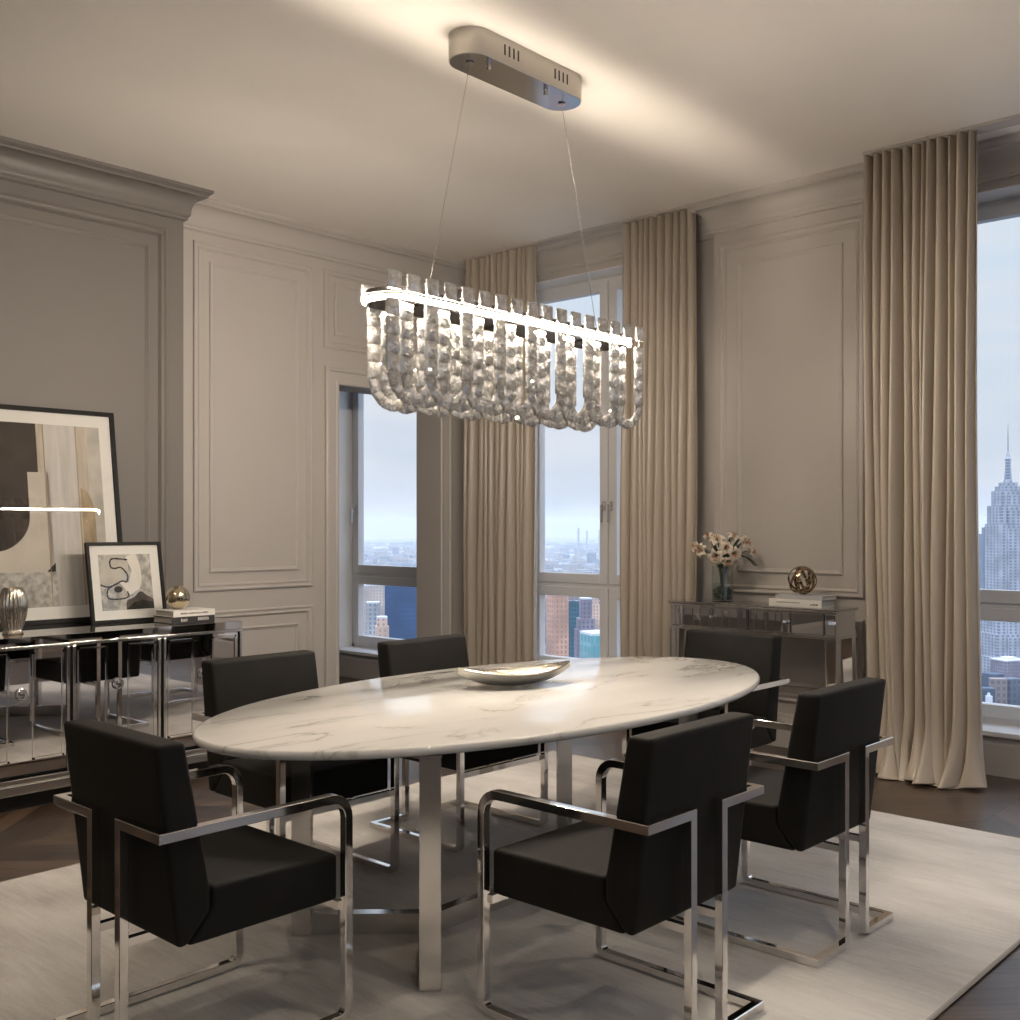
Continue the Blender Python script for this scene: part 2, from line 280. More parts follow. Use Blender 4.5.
# ------------------------------------------------------------------ mesh helpers
def setp(o, label=None, cat=None, group=None, kind=None):
    if label: o['label'] = label
    if cat: o['category'] = cat
    if group: o['group'] = group
    if kind: o['kind'] = kind
    return o
class MB:
    def __init__(s): s.v = []; s.f = []; s.mi = []; s.m = 0
    def face(s, idx): s.f.append(tuple(idx)); s.mi.append(s.m)
    def add(s, vs, fs):
        k = len(s.v); s.v += [Vector(p) for p in vs]
        for f in fs: s.face([i + k for i in f])
        return s
    def box(s, lo, hi, bev=0):
        (x0, y0, z0), (x1, y1, z1) = lo, hi
        if bev <= 0:
            return s.add([(x0, y0, z0), (x1, y0, z0), (x1, y1, z0), (x0, y1, z0), (x0, y0, z1), (x1, y0, z1), (x1, y1, z1), (x0, y1, z1)],
                  [(3, 2, 1, 0), (4, 5, 6, 7), (0, 1, 5, 4), (1, 2, 6, 5), (2, 3, 7, 6), (3, 0, 4, 7)])
        bm = bmesh.new(); bmesh.ops.create_cube(bm, size=1)
        for v in bm.verts: v.co = Vector((x0 + (v.co.x + .5) * (x1 - x0), y0 + (v.co.y + .5) * (y1 - y0), z0 + (v.co.z + .5) * (z1 - z0)))
        bmesh.ops.bevel(bm, geom=bm.edges[:], offset=bev, segments=3 if bev > .006 else 2, affect='EDGES', profile=.5)
        return s.frombm(bm)
    def frombm(s, bm, mat=None):
        bm.verts.index_update()
        k = len(s.v)
        for v in bm.verts: s.v.append((mat @ v.co) if mat else v.co.copy())
        for f in bm.faces: s.face([v.index + k for v in f.verts])
        bm.free(); return s
    def obox(s, c, u, v_, w_, hu, hv, hw):
        c, u, v_, w_ = map(Vector, (c, u, v_, w_)); pts = []
        for sz in (-1, 1):
            for sx, sy in ((-1, -1), (1, -1), (1, 1), (-1, 1)): pts.append(c + u * hu * sx + v_ * hv * sy + w_ * hw * sz)
        return s.add(pts, [(3, 2, 1, 0), (4, 5, 6, 7), (0, 1, 5, 4), (1, 2, 6, 5), (2, 3, 7, 6), (3, 0, 4, 7)])
    def prism(s, poly, axis, a, b):
        """poly of 2-D points extruded along axis: 'x' -> (a, p0, p1), 'y' -> (p0, a, p1), 'z' -> (p0, p1, a)"""
        mk = {'x': lambda p, t: (t, p[0], p[1]), 'y': lambda p, t: (p[0], t, p[1]), 'z': lambda p, t: (p[0], p[1], t)}[axis]
        n = len(poly); vs = [mk(p, a) for p in poly] + [mk(p, b) for p in poly]
        fs = [tuple(range(n))[::-1], tuple(range(n, 2 * n))] + [(i, (i + 1) % n, n + (i + 1) % n, n + i) for i in range(n)]
        return s.add(vs, fs)
    def lathe(s, prof, c=(0, 0, 0), seg=32, rfun=None):
        k = len(s.v); n = len(prof)
        for i, (r, z) in enumerate(prof):
            for j in range(seg):
                a = 2 * PI * j / seg; rr = r * (rfun(a, i / (n - 1)) if rfun else 1)
                s.v.append(Vector((c[0] + rr * math.cos(a), c[1] + rr * math.sin(a), c[2] + z)))
        for i in range(n - 1):
            for j in range(seg):
                s.face((k + i * seg + j, k + i * seg + (j + 1) % seg, k + (i + 1) * seg + (j + 1) % seg, k + (i + 1) * seg + j))
        s.face([k + j for j in range(seg)][::-1]); s.face([k + (n - 1) * seg + j for j in range(seg)])
        return s
    def sweep(s, path, sec, closed=False, up=None, taper=None):
        """square-mitred sweep of a 2-D section along a path, parallel-transported frame"""
        P = [Vector(p) for p in path]; n = len(P); m_ = len(sec)
        T = []
        nseg = n if closed else n - 1
        D = [(P[(i + 1) % n] - P[i]).normalized() for i in range(nseg)]
        d0 = D[0]; up = Vector(up) if up else (Vector((0, 0, 1)) if abs(d0.z) < .9 else Vector((0, 1, 0)))
        x = up.cross(d0).normalized(); y = d0.cross(x).normalized()
        rings = []
        frames = [(x, y)]
        for i in range(1, nseg):
            q = D[i - 1].rotation_difference(D[i]); frames.append((q @ frames[-1][0], q @ frames[-1][1]))
        for i in range(n):
            if closed: di = D[i]; dp = D[i - 1]; fx, fy = frames[i]
            else:
                di = D[min(i, nseg - 1)]; dp = D[max(i - 1, 0)]; fx, fy = frames[min(i, nseg - 1)]
            tn = (di + dp).normalized(); ring = []
            for a, bb in sec:
                k_ = taper(i / (n - 1)) if taper else 1
                p = fx * a * k_ + fy * bb * k_
                den = di.dot(tn)
                p = p - di * (p.dot(tn) / den) if den > 1e-6 else p
                ring.append(P[i] + p)
            rings.append(ring)
        k = len(s.v)
        for r in rings: s.v += r
        for i in range(nseg):
            j = (i + 1) % n
            for a in range(m_):
                bb = (a + 1) % m_
                s.face((k + i * m_ + a, k + i * m_ + bb, k + j * m_ + bb, k + j * m_ + a))
        if not closed:
            s.face([k + a for a in range(m_)][::-1]); s.face([k + (n - 1) * m_ + a for a in range(m_)])
        return s
    def tube(s, path, r, seg=8, closed=False, taper=None):
        return s.sweep(path, [(r * math.cos(2 * PI * i / seg), r * math.sin(2 * PI * i / seg)) for i in range(seg)], closed, taper=taper)
    def grid(s, rows):
        k = len(s.v); n = len(rows[0])
        for r in rows: s.v += [Vector(p) for p in r]
        for i in range(len(rows) - 1):
            for j in range(n - 1): s.face((k + i * n + j, k + i * n + j + 1, k + (i + 1) * n + j + 1, k + (i + 1) * n + j))
        return s
    def sphere(s, c, r, u=24, v_=14, sx=1, sy=1, sz=1):
        bm = bmesh.new(); bmesh.ops.create_uvsphere(bm, u_segments=u, v_segments=v_, radius=r)
        return s.frombm(bm, Matrix.Translation(c) @ Matrix.Diagonal((sx, sy, sz, 1)))
    def build(s, name, mats, parent=None, org=(0, 0, 0), smooth=None, fixn=True):
        me = bpy.data.meshes.new(name); o3 = Vector(org)
        me.from_pydata([tuple(v - o3) for v in s.v], [], s.f)
        mats = mats if isinstance(mats, (list, tuple)) else [mats]
        for q in mats: me.materials.append(M[q])
        for p, i in zip(me.polygons, s.mi): p.material_index = i
        if fixn:
            bm = bmesh.new(); bm.from_mesh(me); bmesh.ops.recalc_face_normals(bm, faces=bm.faces[:]); bm.to_mesh(me); bm.free()
        if smooth is not None:
            for p in me.polygons: p.use_smooth = True
            me.set_sharp_from_angle(angle=math.radians(smooth))
        ob = bpy.data.objects.new(name, me); COL.objects.link(ob)
        if parent is None: ob.location = o3
        else: ob.parent = parent
        return ob
def empty(name, loc, label=None, cat=None, group=None, kind=None, rz=0):
    o = bpy.data.objects.new(name, None); COL.objects.link(o); o.location = loc; o.rotation_euler = (0, 0, rz); o.empty_display_size = .1
    return setp(o, label, cat, group, kind)
def copy_tree(o, parent=None):
    c = o.copy(); COL.objects.link(c)
    if parent: c.parent = parent
    for ch in list(o.children): copy_tree(ch, c)
    return c
def struct(o): o['kind'] = 'structure'; return o
SQ = lambda a, b: [(-a, -b), (a, -b), (a, b), (-a, b)]
def bsec(a, c):   # square section with small chamfers
    return [(-a + c, -a), (a - c, -a), (a, -a + c), (a, a - c), (a - c, a), (-a + c, a), (-a, a - c), (-a, -a + c)]
def fillet(pts, rads, seg=6):
    out = []; n = len(pts)
    for i, p in enumerate(pts):
        r = rads[i]; p = Vector(p)
        if r <= 0 or i in (0, n - 1): out.append(p); continue
        a = (Vector(pts[i - 1]) - p).normalized(); b_ = (Vector(pts[i + 1]) - p).normalized()
        c = p + (a + b_) * r
        for k in range(seg + 1):
            t = k / seg * PI / 2
            out.append(c - b_ * r * math.cos(t) - a * r * math.sin(t))
    return out

# ------------------------------------------------------------------ room shell
CEIL = 3.65; XL = -6.36; XA = -6.52; YB = 6.48; YP = 6.37; YC = 3.725
XR = 2.6; YF = -2.8; XALC = -9.2; HEAD = 3.40; SILL = .26
P0, P1 = -3.97, -2.81
struct(MB().box((XALC - .2, YF - .2, -.12), (XR + .2, YB + .4, 0)).build('floor', 'floor'))
struct(MB().box((XALC - .2, YF - .2, CEIL), (XR + .2, YB + .4, CEIL + .12)).build('ceiling', 'ceiling'))
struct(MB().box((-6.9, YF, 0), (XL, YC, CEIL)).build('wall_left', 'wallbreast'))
OP0, OP1, OPH = 5.13, 6.20, 2.52
wl = MB(); wl.box((-6.81, YC, 0), (XA, OP0, CEIL)); wl.box((-6.81, OP0, OPH), (XA, OP1, CEIL)); wl.box((-6.81, OP1, 0), (XA, YB, CEIL))
struct(wl.build('wall_left_rear', 'wall'))
WIN = [(-8.30, -6.95), (-5.95, -4.30), (-2.46, -.80), (-.1, 1.6)]
wb = MB(); xs = [XALC] + [v for w_ in WIN for v in w_] + [XR]; YO = YB + .34
for i in range(0, len(xs), 2): wb.box((xs[i], YB, 0), (xs[i + 1], YO, CEIL))
for a, b_ in WIN: wb.box((a, YB, 0), (b_, YO, SILL - .03)); wb.box((a, YB, HEAD), (b_, YO, CEIL))
wb.box((P0, YP, 0), (P1, YB, CEIL))
struct(wb.build('wall_back', 'wall'))
RW = [(-2.4, -.1), (.4, 2.7), (3.2, 5.6)]  # windows of the unseen right wall, added to bring in daylight
wr = MB(); ys = [YF] + [v for w_ in RW for v in w_] + [YB + .34]
for i in range(0, len(ys), 2): wr.box((XR, ys[i], 0), (XR + .3, ys[i + 1], CEIL))
for a, b_ in RW: wr.box((XR, a, 0), (XR + .3, b_, SILL - .03)); wr.box((XR, a, HEAD), (XR + .3, b_, CEIL))
struct(wr.build('wall_right', 'wall'))
struct(MB().box((XALC, YF - .2, 0), (XR + .3, YF, CEIL)).build('wall_front', 'wall'))
struct(MB().box((XALC - .2, YF - .2, 0), (XALC, YB + .34, CEIL)).build('wall_alcove', 'wall'))

def offset_path(path, d):
    """offset an open 2-D polyline to its right-hand side by d with mitres"""
    out = []; n = len(path)
    for i in range(n):
        def nrm(a, b_): v = Vector((b_[0] - a[0], b_[1] - a[1])).normalized(); return Vector((v.y, -v.x))
        if i == 0: q = nrm(path[0], path[1]); k = 1
        elif i == n - 1: q = nrm(path[-2], path[-1]); k = 1
        else:
            n1 = nrm(path[i - 1], path[i]); n2 = nrm(path[i], path[i + 1]); q = (n1 + n2).normalized(); k = 1 / max(.2, q.dot(n1))
        out.append((path[i][0] + q.x * d * k, path[i][1] + q.y * d * k))
    return out
def molding(path, prof):
    mb = MB(); cols = [[(x, y, z) for x, y in offset_path(path, d)] for d, z in prof]
    mb.grid(cols)
    for e_ in (0, -1): k = len(mb.v); mb.v += [Vector(c[e_]) for c in cols]; mb.face(range(k, k + len(cols)))
    return mb
CROWN = [(.0, -.20), (.014, -.20), (.022, -.192), (.022, -.178), (.03, -.172), (.036, -.16), (.036, -.152)] + \
        [(.036 + .075 * (1 - math.cos(t)), -.152 + .105 * math.sin(t)) for t in [k * PI / 2 / 7 for k in range(1, 8)]] + \
        [(.116, -.047), (.118, -.036), (.126, -.030), (.140, -.018), (.142, 0), (0, 0)]
crown_path = [(XL, YF), (XA, YC - .05), (XA, YB), (P0, YB), (P0, YP), (P1, YP), (P1, YB), (XR, YB), (XR, YF)]
struct(molding(crown_path[1:], [(d, CEIL + z) for d, z in CROWN]).build('trim_1', 'trim', smooth=35))
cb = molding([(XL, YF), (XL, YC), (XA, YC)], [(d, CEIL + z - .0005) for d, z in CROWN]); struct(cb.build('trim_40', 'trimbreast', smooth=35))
BASE = [(0, .22), (.008, .22), (.014, .205), (.014, .195), (.022, .185), (.024, .175), (.024, 0), (0, 0)]
struct(molding([(XL, YF), (XL, YC), (XA, YC), (XA, OP0 - .15)], BASE).build('baseboard_left', 'trim'))
struct(molding([(XA, OP1 + .15), (XA, YB), (P0, YB), (P0, YP), (P1, YP), (P1, YB), (XR, YB), (XR, YF)], BASE).build('baseboard_back', 'trim'))
struct(molding([(-6.81, YB), (-6.811, YB)] if False else [(XALC, YB), (-6.81, YB)], BASE).build('baseboard_alcove', 'trim'))

MOLD = [(0, 0), (0, .016), (.006, .02), (.014, .02), (.018, .014), (.024, .012), (.032, .012), (.036, .018), (.042, .018), (.048, .010), (.052, .006), (.055, 0)]
MOLD2 = [(0, 0), (0, .010), (.008, .014), (.014, .012), (.02, .006), (.026, .005), (.028, 0)]
tn = [1]
def panel(frame, r0, r1, z0, z1, prof=MOLD, inset=None, mat='trim'):
    """mitred rectangular moulding on a wall; frame maps (along, z, out) to a point"""
    tn[0] += 1
    mb = MB()
    def ring(r0, r1, z0, z1, prof):
        rows = []
        for i_, h in prof: rows.append([frame(r0 + i_, z0 + i_, h), frame(r1 - i_, z0 + i_, h), frame(r1 - i_, z1 - i_, h), frame(r0 + i_, z1 - i_, h), frame(r0 + i_, z0 + i_, h)])
        mb.grid(rows)
    ring(r0, r1, z0, z1, prof)
    if inset: ring(r0 + inset, r1 - inset, z0 + inset, z1 - inset, MOLD2)
    return struct(mb.build('trim_%d' % tn[0], mat))
fl = lambda a, z, h: (XL + h, a, z)
fa = lambda a, z, h: (XA + h, a, z)
fp = lambda a, z, h: (a, YP - h, z)
fb = lambda a, z, h: (a, YB - h, z)
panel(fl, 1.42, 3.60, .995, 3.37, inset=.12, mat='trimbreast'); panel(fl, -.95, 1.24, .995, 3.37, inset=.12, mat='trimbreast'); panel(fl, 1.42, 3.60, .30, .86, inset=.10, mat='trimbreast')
panel(fa, 3.89, 4.885, .995, 3.385, inset=.125); panel(fa, 3.89, 4.885, .30, .855, inset=.125)
panel(fa, 4.99, 6.34, 2.79, 3.39, inset=.10)
panel(fp, -3.92, -2.89, .995, 3.365, inset=.14); panel(fp, -3.92, -2.89, .30, .86, inset=.10)
for a, b_ in WIN[:3]: panel(fb, a + .08, b_ - .08, .06, SILL - .07 if False else .225, prof=MOLD2)
# opening casing: U-shaped architrave
def casing(r0, r1, zt, wd):
    mb = MB(); prof = [(-wd, 0), (-wd, .022), (-wd + .012, .028), (-wd + .03, .028), (-wd + .036, .018), (-.03, .014), (-.022, .020), (-.008, .020), (0, .012), (0, 0)]
    mb.grid([[fa(r0 + i_, 0, h), fa(r0 + i_, zt - i_, h), fa(r1 - i_, zt - i_, h), fa(r1 - i_, 0, h)] for i_, h in prof])
    return mb
tn[0] += 1; struct(casing(OP0, OP1, OPH, .13).build('trim_%d' % tn[0], 'trim'))

# ------------------------------------------------------------------ windows
YW = 6.70
def window(n, x0, x1, mull=None, handles=(), inv=None):
    """inv maps (along, out, z) for windows on the right-hand wall"""
    mp_ = inv or (lambda a, o_, z: (a, YW + o_, z))
    def bx(mb, a0, a1, o0, o1, z0, z1, bev=0):
        p, q = mp_(a0, o0, z0), mp_(a1, o1, z1)
        lo = tuple(min(a, b_) for a, b_ in zip(p, q)); hi = tuple(max(a, b_) for a, b_ in zip(p, q)); mb.box(lo, hi, bev)
    root = empty('window_%d' % n, mp_((x0 + x1) / 2, 0, SILL), kind='structure'); org = root.location
    zt0, zt1 = .915, 1.045
    fr_ = MB()
    for a0, a1, z0, z1 in ((x0, x0 + .035, SILL, HEAD), (x1 - .035, x1, SILL, HEAD), (x0, x1, SILL, SILL + .035), (x0, x1, HEAD - .035, HEAD), (x0 + .03, x1 - .03, .95, .985)): bx(fr_, a0, a1, 0, .09, z0, z1)
    ms = [x0 + .035] + list(mull or []) + [x1 - .035]
    for m_ in (mull or []): bx(fr_, m_ - .012, m_ + .012, .006, .09, SILL, HEAD)
    fr_.build('window_frame', 'frame', root, org)
    for i in range(len(ms) - 1):
        a0 = ms[i] + (.0 if i == 0 else .006); a1 = ms[i + 1] - (.0 if i == len(ms) - 2 else .006)
        for z0, z1 in ((SILL + .035, .952), (.983, HEAD - .035)):
            s_ = MB(); t_ = .078
            bx(s_, a0, a0 + t_, -.014, .06, z0, z1, .004); bx(s_, a1 - t_, a1, -.014, .06, z0, z1, .004); bx(s_, a0 + t_, a1 - t_, -.014, .06, z0, z0 + t_, .004); bx(s_, a0 + t_, a1 - t_, -.014, .06, z1 - t_, z1, .004)
            so = s_.build('window_sash', 'frame', root, org)
            g_ = MB(); bx(g_, a0 + t_ - .004, a1 - t_ + .004, .03, .036, z0 + t_ - .004, z1 - t_ + .004); g_.build('window_glass', 'pane', so, org)
    for hx in handles:
        h_ = MB(); zc = 1.60
        bx(h_, hx - .014, hx + .014, -.024, -.014, zc - .035, zc + .035, .003)
        h_.tube([mp_(hx, -.02, zc), mp_(hx, -.055, zc)], .009); bx(h_, hx - .010, hx + .010, -.065, -.05, zc - .13, zc + .012, .004)
        h_.build('window_handle', 'chrome', root, org)
    if n < 5:
        for a0, a1, z0, z1 in ((x0, x0 + .006, SILL, HEAD), (x1 - .006, x1, SILL, HEAD), (x0 + .006, x1 - .006, HEAD - .006, HEAD)):
            rl = MB(); bx(rl, a0, a1, YB - YW, -.002, z0, z1); rl.build('reveal_daylight_lining', 'sill', root, org)  # added white lining: daylight on the reveals put into its colour
    sb_ = MB(); bx(sb_, x0 - (.05 if n != 1 else 0), x1 + .05, -.27, -.219, SILL - .032, SILL, .006); bx(sb_, x0, x1, -.22, .0, SILL - .03, SILL)
    sb_.build('window_sill', 'sill', root, org)
window(1, -8.30, -6.95, None, (-8.235,))
window(2, -5.95, -4.30, (-5.125,), (-5.16, -5.09))
window(3, -2.46, -.80, (-1.63,), (-1.66, -1.60))
window(4, -.1, 1.6, (.75,))  # out of view, added for more daylight
for i, (a, b_) in enumerate(RW): window(5 + i, a, b_, ((a + b_) / 2,), (), lambda a_, o_, z: (XR + .22 + o_, a_, z))

# ------------------------------------------------------------------ city outside
GZ = -280
F_ = Vector((-math.sin(math.radians(42.7)), math.cos(math.radians(42.7)), 0)); R_ = Vector((F_.y, -F_.x, 0))
def town(px, d): return F_ * d + R_ * ((px - 510) / 1072 * d)       # a bearing and a distance over the city
def hz(py, d): return CH + d * (525 - py) / 1072
g = MB().box((-16000, -3000, GZ - 5), (9000, 18000, GZ)); setp(g.build('city_ground', 'ground', org=(0, 4000, GZ)), 'grey green city ground spreading to the hazy horizon', 'ground', kind='stuff')
rv = MB()
rv.add([(*town(150, 3100).xy, GZ + .6), (*town(700, 5200).xy, GZ + .6), (*town(700, 5800).xy, GZ + .6), (*town(150, 3700).xy, GZ + .6)], [(0, 1, 2, 3)])
rv.add([(*town(-100, 7600).xy, GZ + .6), (*town(620, 9000).xy, GZ + .6), (*town(620, 10400).xy, GZ + .6), (*town(-100, 8800).xy, GZ + .6)], [(0, 1, 2, 3)])
setp(rv.build('river', 'water', org=(*town(400, 4300).xy, GZ)), 'pale river reaches shining between the far city blocks', 'river', kind='stuff')

def tower(name, px, d, wpx, toppy, mat, label, depth=None, rot=0.0, steps=(), roof=None, cap=0):
    """a tower at a bearing and distance; steps = (height_px_below_top, width factor)"""
    c = town(px, d); wid = wpx * d / 1072; dep = depth or wid
    zt = hz(toppy, d); root = empty(name, (c.x, c.y, GZ), label, 'building', rz=math.radians(42.7) + rot)
    mb = MB(); lev = [(0, 1.0)] + list(steps)
    for i, (dz, k) in enumerate(lev):
        z1 = zt - dz * d / 1072 - GZ; mb.box((-wid / 2 * k, -dep / 2 * k, 0), (wid / 2 * k, dep / 2 * k, z1))
    b_ = mb.build('tower_shaft', mat, root)
    z1 = zt - GZ
    rf_ = MB(); rf_.box((-wid / 2, -dep / 2, z1), (wid / 2, dep / 2, z1 + .012 * wid + 1)); rf_.box((-wid * .22, -dep * .2, z1), (wid * .18, dep * .25, z1 + .12 * wid + cap))
    rf_.build('roof', roof or 'roofwhite', root)
    return root
# the stepped skyscraper with the spire
d_ = 1300; k_ = d_ / 1072
c = town(1008, d_); root = empty('spired_skyscraper', (c.x, c.y, GZ), 'tall pale stepped skyscraper with a needle spire in the right window', 'skyscraper', rz=math.radians(42.7) + .18)
mb = MB()
for hw, top in ((30, 655), (25, 632), (21.5, 612), (17.2, 524), (15.6, 506), (12.4, 491)):
    mb.box((-hw * k_, -hw * .72 * k_, 0), (hw * k_, hw * .72 * k_, hz(top, d_) - GZ))
    mb.box((-hw * .55 * k_, -hw * .78 * k_, 0), (hw * .55 * k_, hw * .78 * k_, hz(top + 4, d_) - GZ))
mb.build('tower_shaft', 'limestone_facade', root)
mb = MB(); mb.box((-9.5 * k_, -7.5 * k_, hz(491.2, d_) - GZ), (9.5 * k_, 7.5 * k_, hz(486.5, d_) - GZ)); mb.box((-6.5 * k_, -6 * k_, hz(487, d_) - GZ), (6.5 * k_, 6 * k_, hz(482.5, d_) - GZ)); mb.build('crown', 'limestone_facade', root)
z0 = hz(482.5, d_) - GZ
mb = MB().lathe([(4.6 * k_, z0), (3.6 * k_, z0 + 4 * k_), (2.9 * k_, z0 + 12 * k_), (2.7 * k_, z0 + 22 * k_), (3.1 * k_, z0 + 22.2 * k_), (3.0 * k_, z0 + 24 * k_), (2.0 * k_, z0 + 25 * k_), (1.4 * k_, z0 + 29 * k_), (.5 * k_, z0 + 31 * k_)], seg=16); mb.build('mooring_mast', 'limestone_facade', root)
MB().lathe([(.5 * k_, z0 + 30 * k_), (.42 * k_, z0 + 44 * k_), (.15 * k_, z0 + 58.5 * k_)], seg=8).build('spire', 'slate_facade', root)
# neighbours seen through each window
tower('office_tower', 407, 900, 40, 582, 'blue_glass_facade', 'dark blue glass office tower filling the lower pane of the left window', roof='slate_facade')
tower('apartment_tower', 375, 1150, 26, 585, 'beige_facade', 'broad beige tower behind the small grey one in the left window', rot=.15)
tower('apartment_tower', 373, 800, 12, 603, 'grey_facade', 'slim grey tower with a pale roof in the left window')
tower('apartment_tower', 382, 640, 10, 618, 'peach_facade', 'low peach block at the foot of the beige tower in the left window', rot=.2, steps=((8, 1.3),))
tower('brick_tower', 557.5, 700, 16.5, 580, 'orange_brick_facade', 'tall orange brick tower at the left of the middle window', rot=.45)
tower('office_tower', 573, 950, 13.5, 602, 'teal_glass_facade', 'dark teal slab between the orange and the mauve towers in the middle window', roof='slate_facade')
tower('brick_tower', 585.5, 820, 11, 599, 'mauve_brick_facade', 'mauve stepped brick tower in the centre of the middle window', steps=((19, 1.5), (30, 1.8)), rot=.1)
tower('gothic_tower', 595.5, 1000, 5, 594, 'peach_facade', 'peach tower with narrow setbacks right of the mauve one', steps=((10, 1.5), (24, 2.4)), rot=.1, cap=6)
tower('office_tower', 599.5, 1150, 6, 603, 'slate_facade', 'small dark slab behind the peach tower in the middle window', roof='slate_facade')
tower('apartment_tower', 604, 1250, 5, 598, 'peach_facade', 'thin peach tower at the right of the middle window', steps=((18, 1.7),))
tower('apartment_tower', 610, 1350, 7, 595, 'grey_facade', 'bluish grey tower at the right edge of the middle window', steps=((15, 1.4),))
tower('office_block', 599, 520, 29, 634, 'aqua_glass_facade', 'low aqua glass block with a pale roof at the bottom of the middle window', rot=.35)
tower('distant_tower', 578.5, 8500, 2.0, 528, 'grey_facade', 'hazy lone tower on the horizon in the middle window', roof='slate_facade')
tower('distant_tower', 587, 9000, 1.6, 531, 'grey_facade', 'hazy thin tower second from the lone one on the horizon', roof='slate_facade')
tower('distant_tower', 600, 8000, 3.0, 530, 'grey_facade', 'hazy broader tower on the horizon near the window handle', roof='slate_facade')
tower('distant_tower', 986, 2600, 6, 528, 'slate_facade', 'hazy bluish tower left of the spired skyscraper', roof='slate_facade', steps=((6, 1.7),))
tower('office_block', 1009, 1130, 27, 660, 'mauve_brick_facade', 'low block with a broad white roof before the spired skyscraper', rot=.3, depth=22)
tower('white_tower', 989, 900, 5, 697, 'roofwhite', 'tiny white tower at the bottom left of the right window', steps=((8, 1.4),), cap=3)
def blocks():
    r = random.Random(3); mb = MB(); tones = []; keep = [(o.location.xy.copy(), 75) for o in bpy.data.objects if o.get('category') in ('building', 'skyscraper')]
    def put(px, d, wd, h, tone):
        c = town(px, d)
        if any((c.xy - q).length < rr_ + wd for q, rr_ in keep): return
        a = math.radians(42.7) + r.choice((0, .3, .3, -.2)); u = Vector((math.cos(a), math.sin(a), 0)); v_ = Vector((-u.y, u.x, 0))
        mb.obox((c.x, c.y, GZ + h / 2), u, v_, (0, 0, 1), wd / 2, wd * r.uniform(.35, .7), h / 2); tones.append(tone)
    for lo, hi in ((300, 470), (500, 680), (930, 1120)):
        for i in range(1500):
            d = 1500 * math.exp(r.random() ** .8 * math.log(10)); s_ = d / 1500
            if d < 3000: h = r.choice((25, 30, 40, 40, 55, 70)) * r.uniform(.6, 1.2)
            else: h = r.uniform(10, 45) + (60 * r.random() if r.random() < .06 else 0)
            put(r.uniform(lo, hi), d, r.uniform(14, 36) * (1 + .35 * (s_ - 1)), h, min(1, max(0, r.gauss(.5, .24))) if r.random() > .07 else 1.0)
    for lo, hi in ((300, 470), (500, 680)):           # denser downtown ahead of the first two windows
        for i in range(160): d = r.uniform(1300, 2600); put(r.uniform(lo, hi), d, r.uniform(22, 48), r.uniform(50, 150) * (1 if r.random() < .7 else 1.25), r.uniform(.3, .75))
    for i in range(230):
        d = r.uniform(820, 1110); py = r.uniform(672, 735); put(r.uniform(950, 1130), d, r.uniform(7, 16), hz(py, d) - GZ, r.choice((0, 0, .05, .1, .15, .2, .25, .35, .45, .96)))
    for i in range(300): d = r.uniform(1150, 2300); put(r.uniform(930, 1150), d, r.uniform(16, 34), r.uniform(20, 62) if d < 1250 else r.uniform(20, 85), r.choice((.0, .1, .2, .3, .35, .45, .8, .98)))
    ob = mb.build('city_blocks', 'blocks', org=(0, 3000, GZ))
    at = ob.data.attributes.new('tone', 'FLOAT', 'FACE')
    vals = []
    for t_ in tones: vals += [t_] * 6
    at.data.foreach_set('value', vals)
    setp(ob, 'mass of small hazy city blocks reaching to the horizon', 'city', kind='stuff')
blocks()
m, nt, o = newmat('city_haze'); vs = N(nt, 'ShaderNodeVolumeScatter'); vs.inputs['Color'].default_value = (.80, .91, 1, 1); vs.inputs['Density'].default_value = .000085; vs.inputs['Anisotropy'].default_value = 0; L(nt, vs.outputs[0], o.inputs['Volume']); M['haze'] = m
hzb = MB().box((-15900, 60, GZ - 3), (8900, 17900, 120)); setp(hzb.build('haze', 'haze', org=(0, 3000, GZ)), 'thin blue evening haze over the city', 'haze', kind='stuff')

# ------------------------------------------------------------------ rug, table
rg = MB().box((-4.43, .95, 0.001), (-1.22, 5.2, .013), .004)
rug = empty('area_rug', (-2.82, 3.07, 0), 'large silky grey beige rug under the dining table and chairs', 'rug')
rg.build('pile', 'rug', rug, (-2.82, 3.07, 0))
be = MB(); be.tube([(-4.43, .95, .008), (-1.22, .95, .008), (-1.22, 5.2, .008), (-4.43, 5.2, .008)], .007, 6, closed=True); be.build('bound_edge', 'rugedge', rug, (-2.82, 3.07, 0))
ZR = .014
TX, TY, TZ = -2.94, 3.25, .77
table = empty('dining_table', (TX, TY, ZR), 'oval white marble dining table on chrome square legs', 'table'); to = Vector((TX, TY, ZR))
mb = MB(); A_, B_ = .735, 1.432; prof = [(-.035, -.030), (-.012, -.030), (-.004, -.026), (0, -.017), (0, -.010), (-.004, -.003), (-.011, 0)]
k = len(mb.v); seg = 128
for o_, z in prof:
    for j in range(seg): a = 2 * PI * j / seg; mb.v.append(Vector((TX + (A_ + o_) * math.cos(a), TY + (B_ + o_) * math.sin(a), TZ + z)))
for i in range(len(prof) - 1):
    for j in range(seg): mb.face((k + i * seg + j, k + i * seg + (j + 1) % seg, k + (i + 1) * seg + (j + 1) % seg, k + (i + 1) * seg + j))
mb.face([k + j for j in range(seg)][::-1]); mb.face([k + (len(prof) - 1) * seg + j for j in range(seg)])
mb.build('tabletop', 'marble', table, to, smooth=50)
LX, LXC, LY0, LY1 = .33, -2.77, 2.28, 3.72
for sx in (-1, 1):
    for sy, ly in ((-1, LY0), (1, LY1)):
        x = LXC + sx * LX; l = MB(); c_, s_ = .7071, .7071
        l.obox((x, ly, (ZR + TZ - .03) / 2), (c_, s_, 0), (-s_, c_, 0), (0, 0, 1), .033, .033, (TZ - .03 - ZR) / 2); l.build('leg', 'chromes', table, to)
bs = MB(); h0, h1 = ZR, ZR + .072
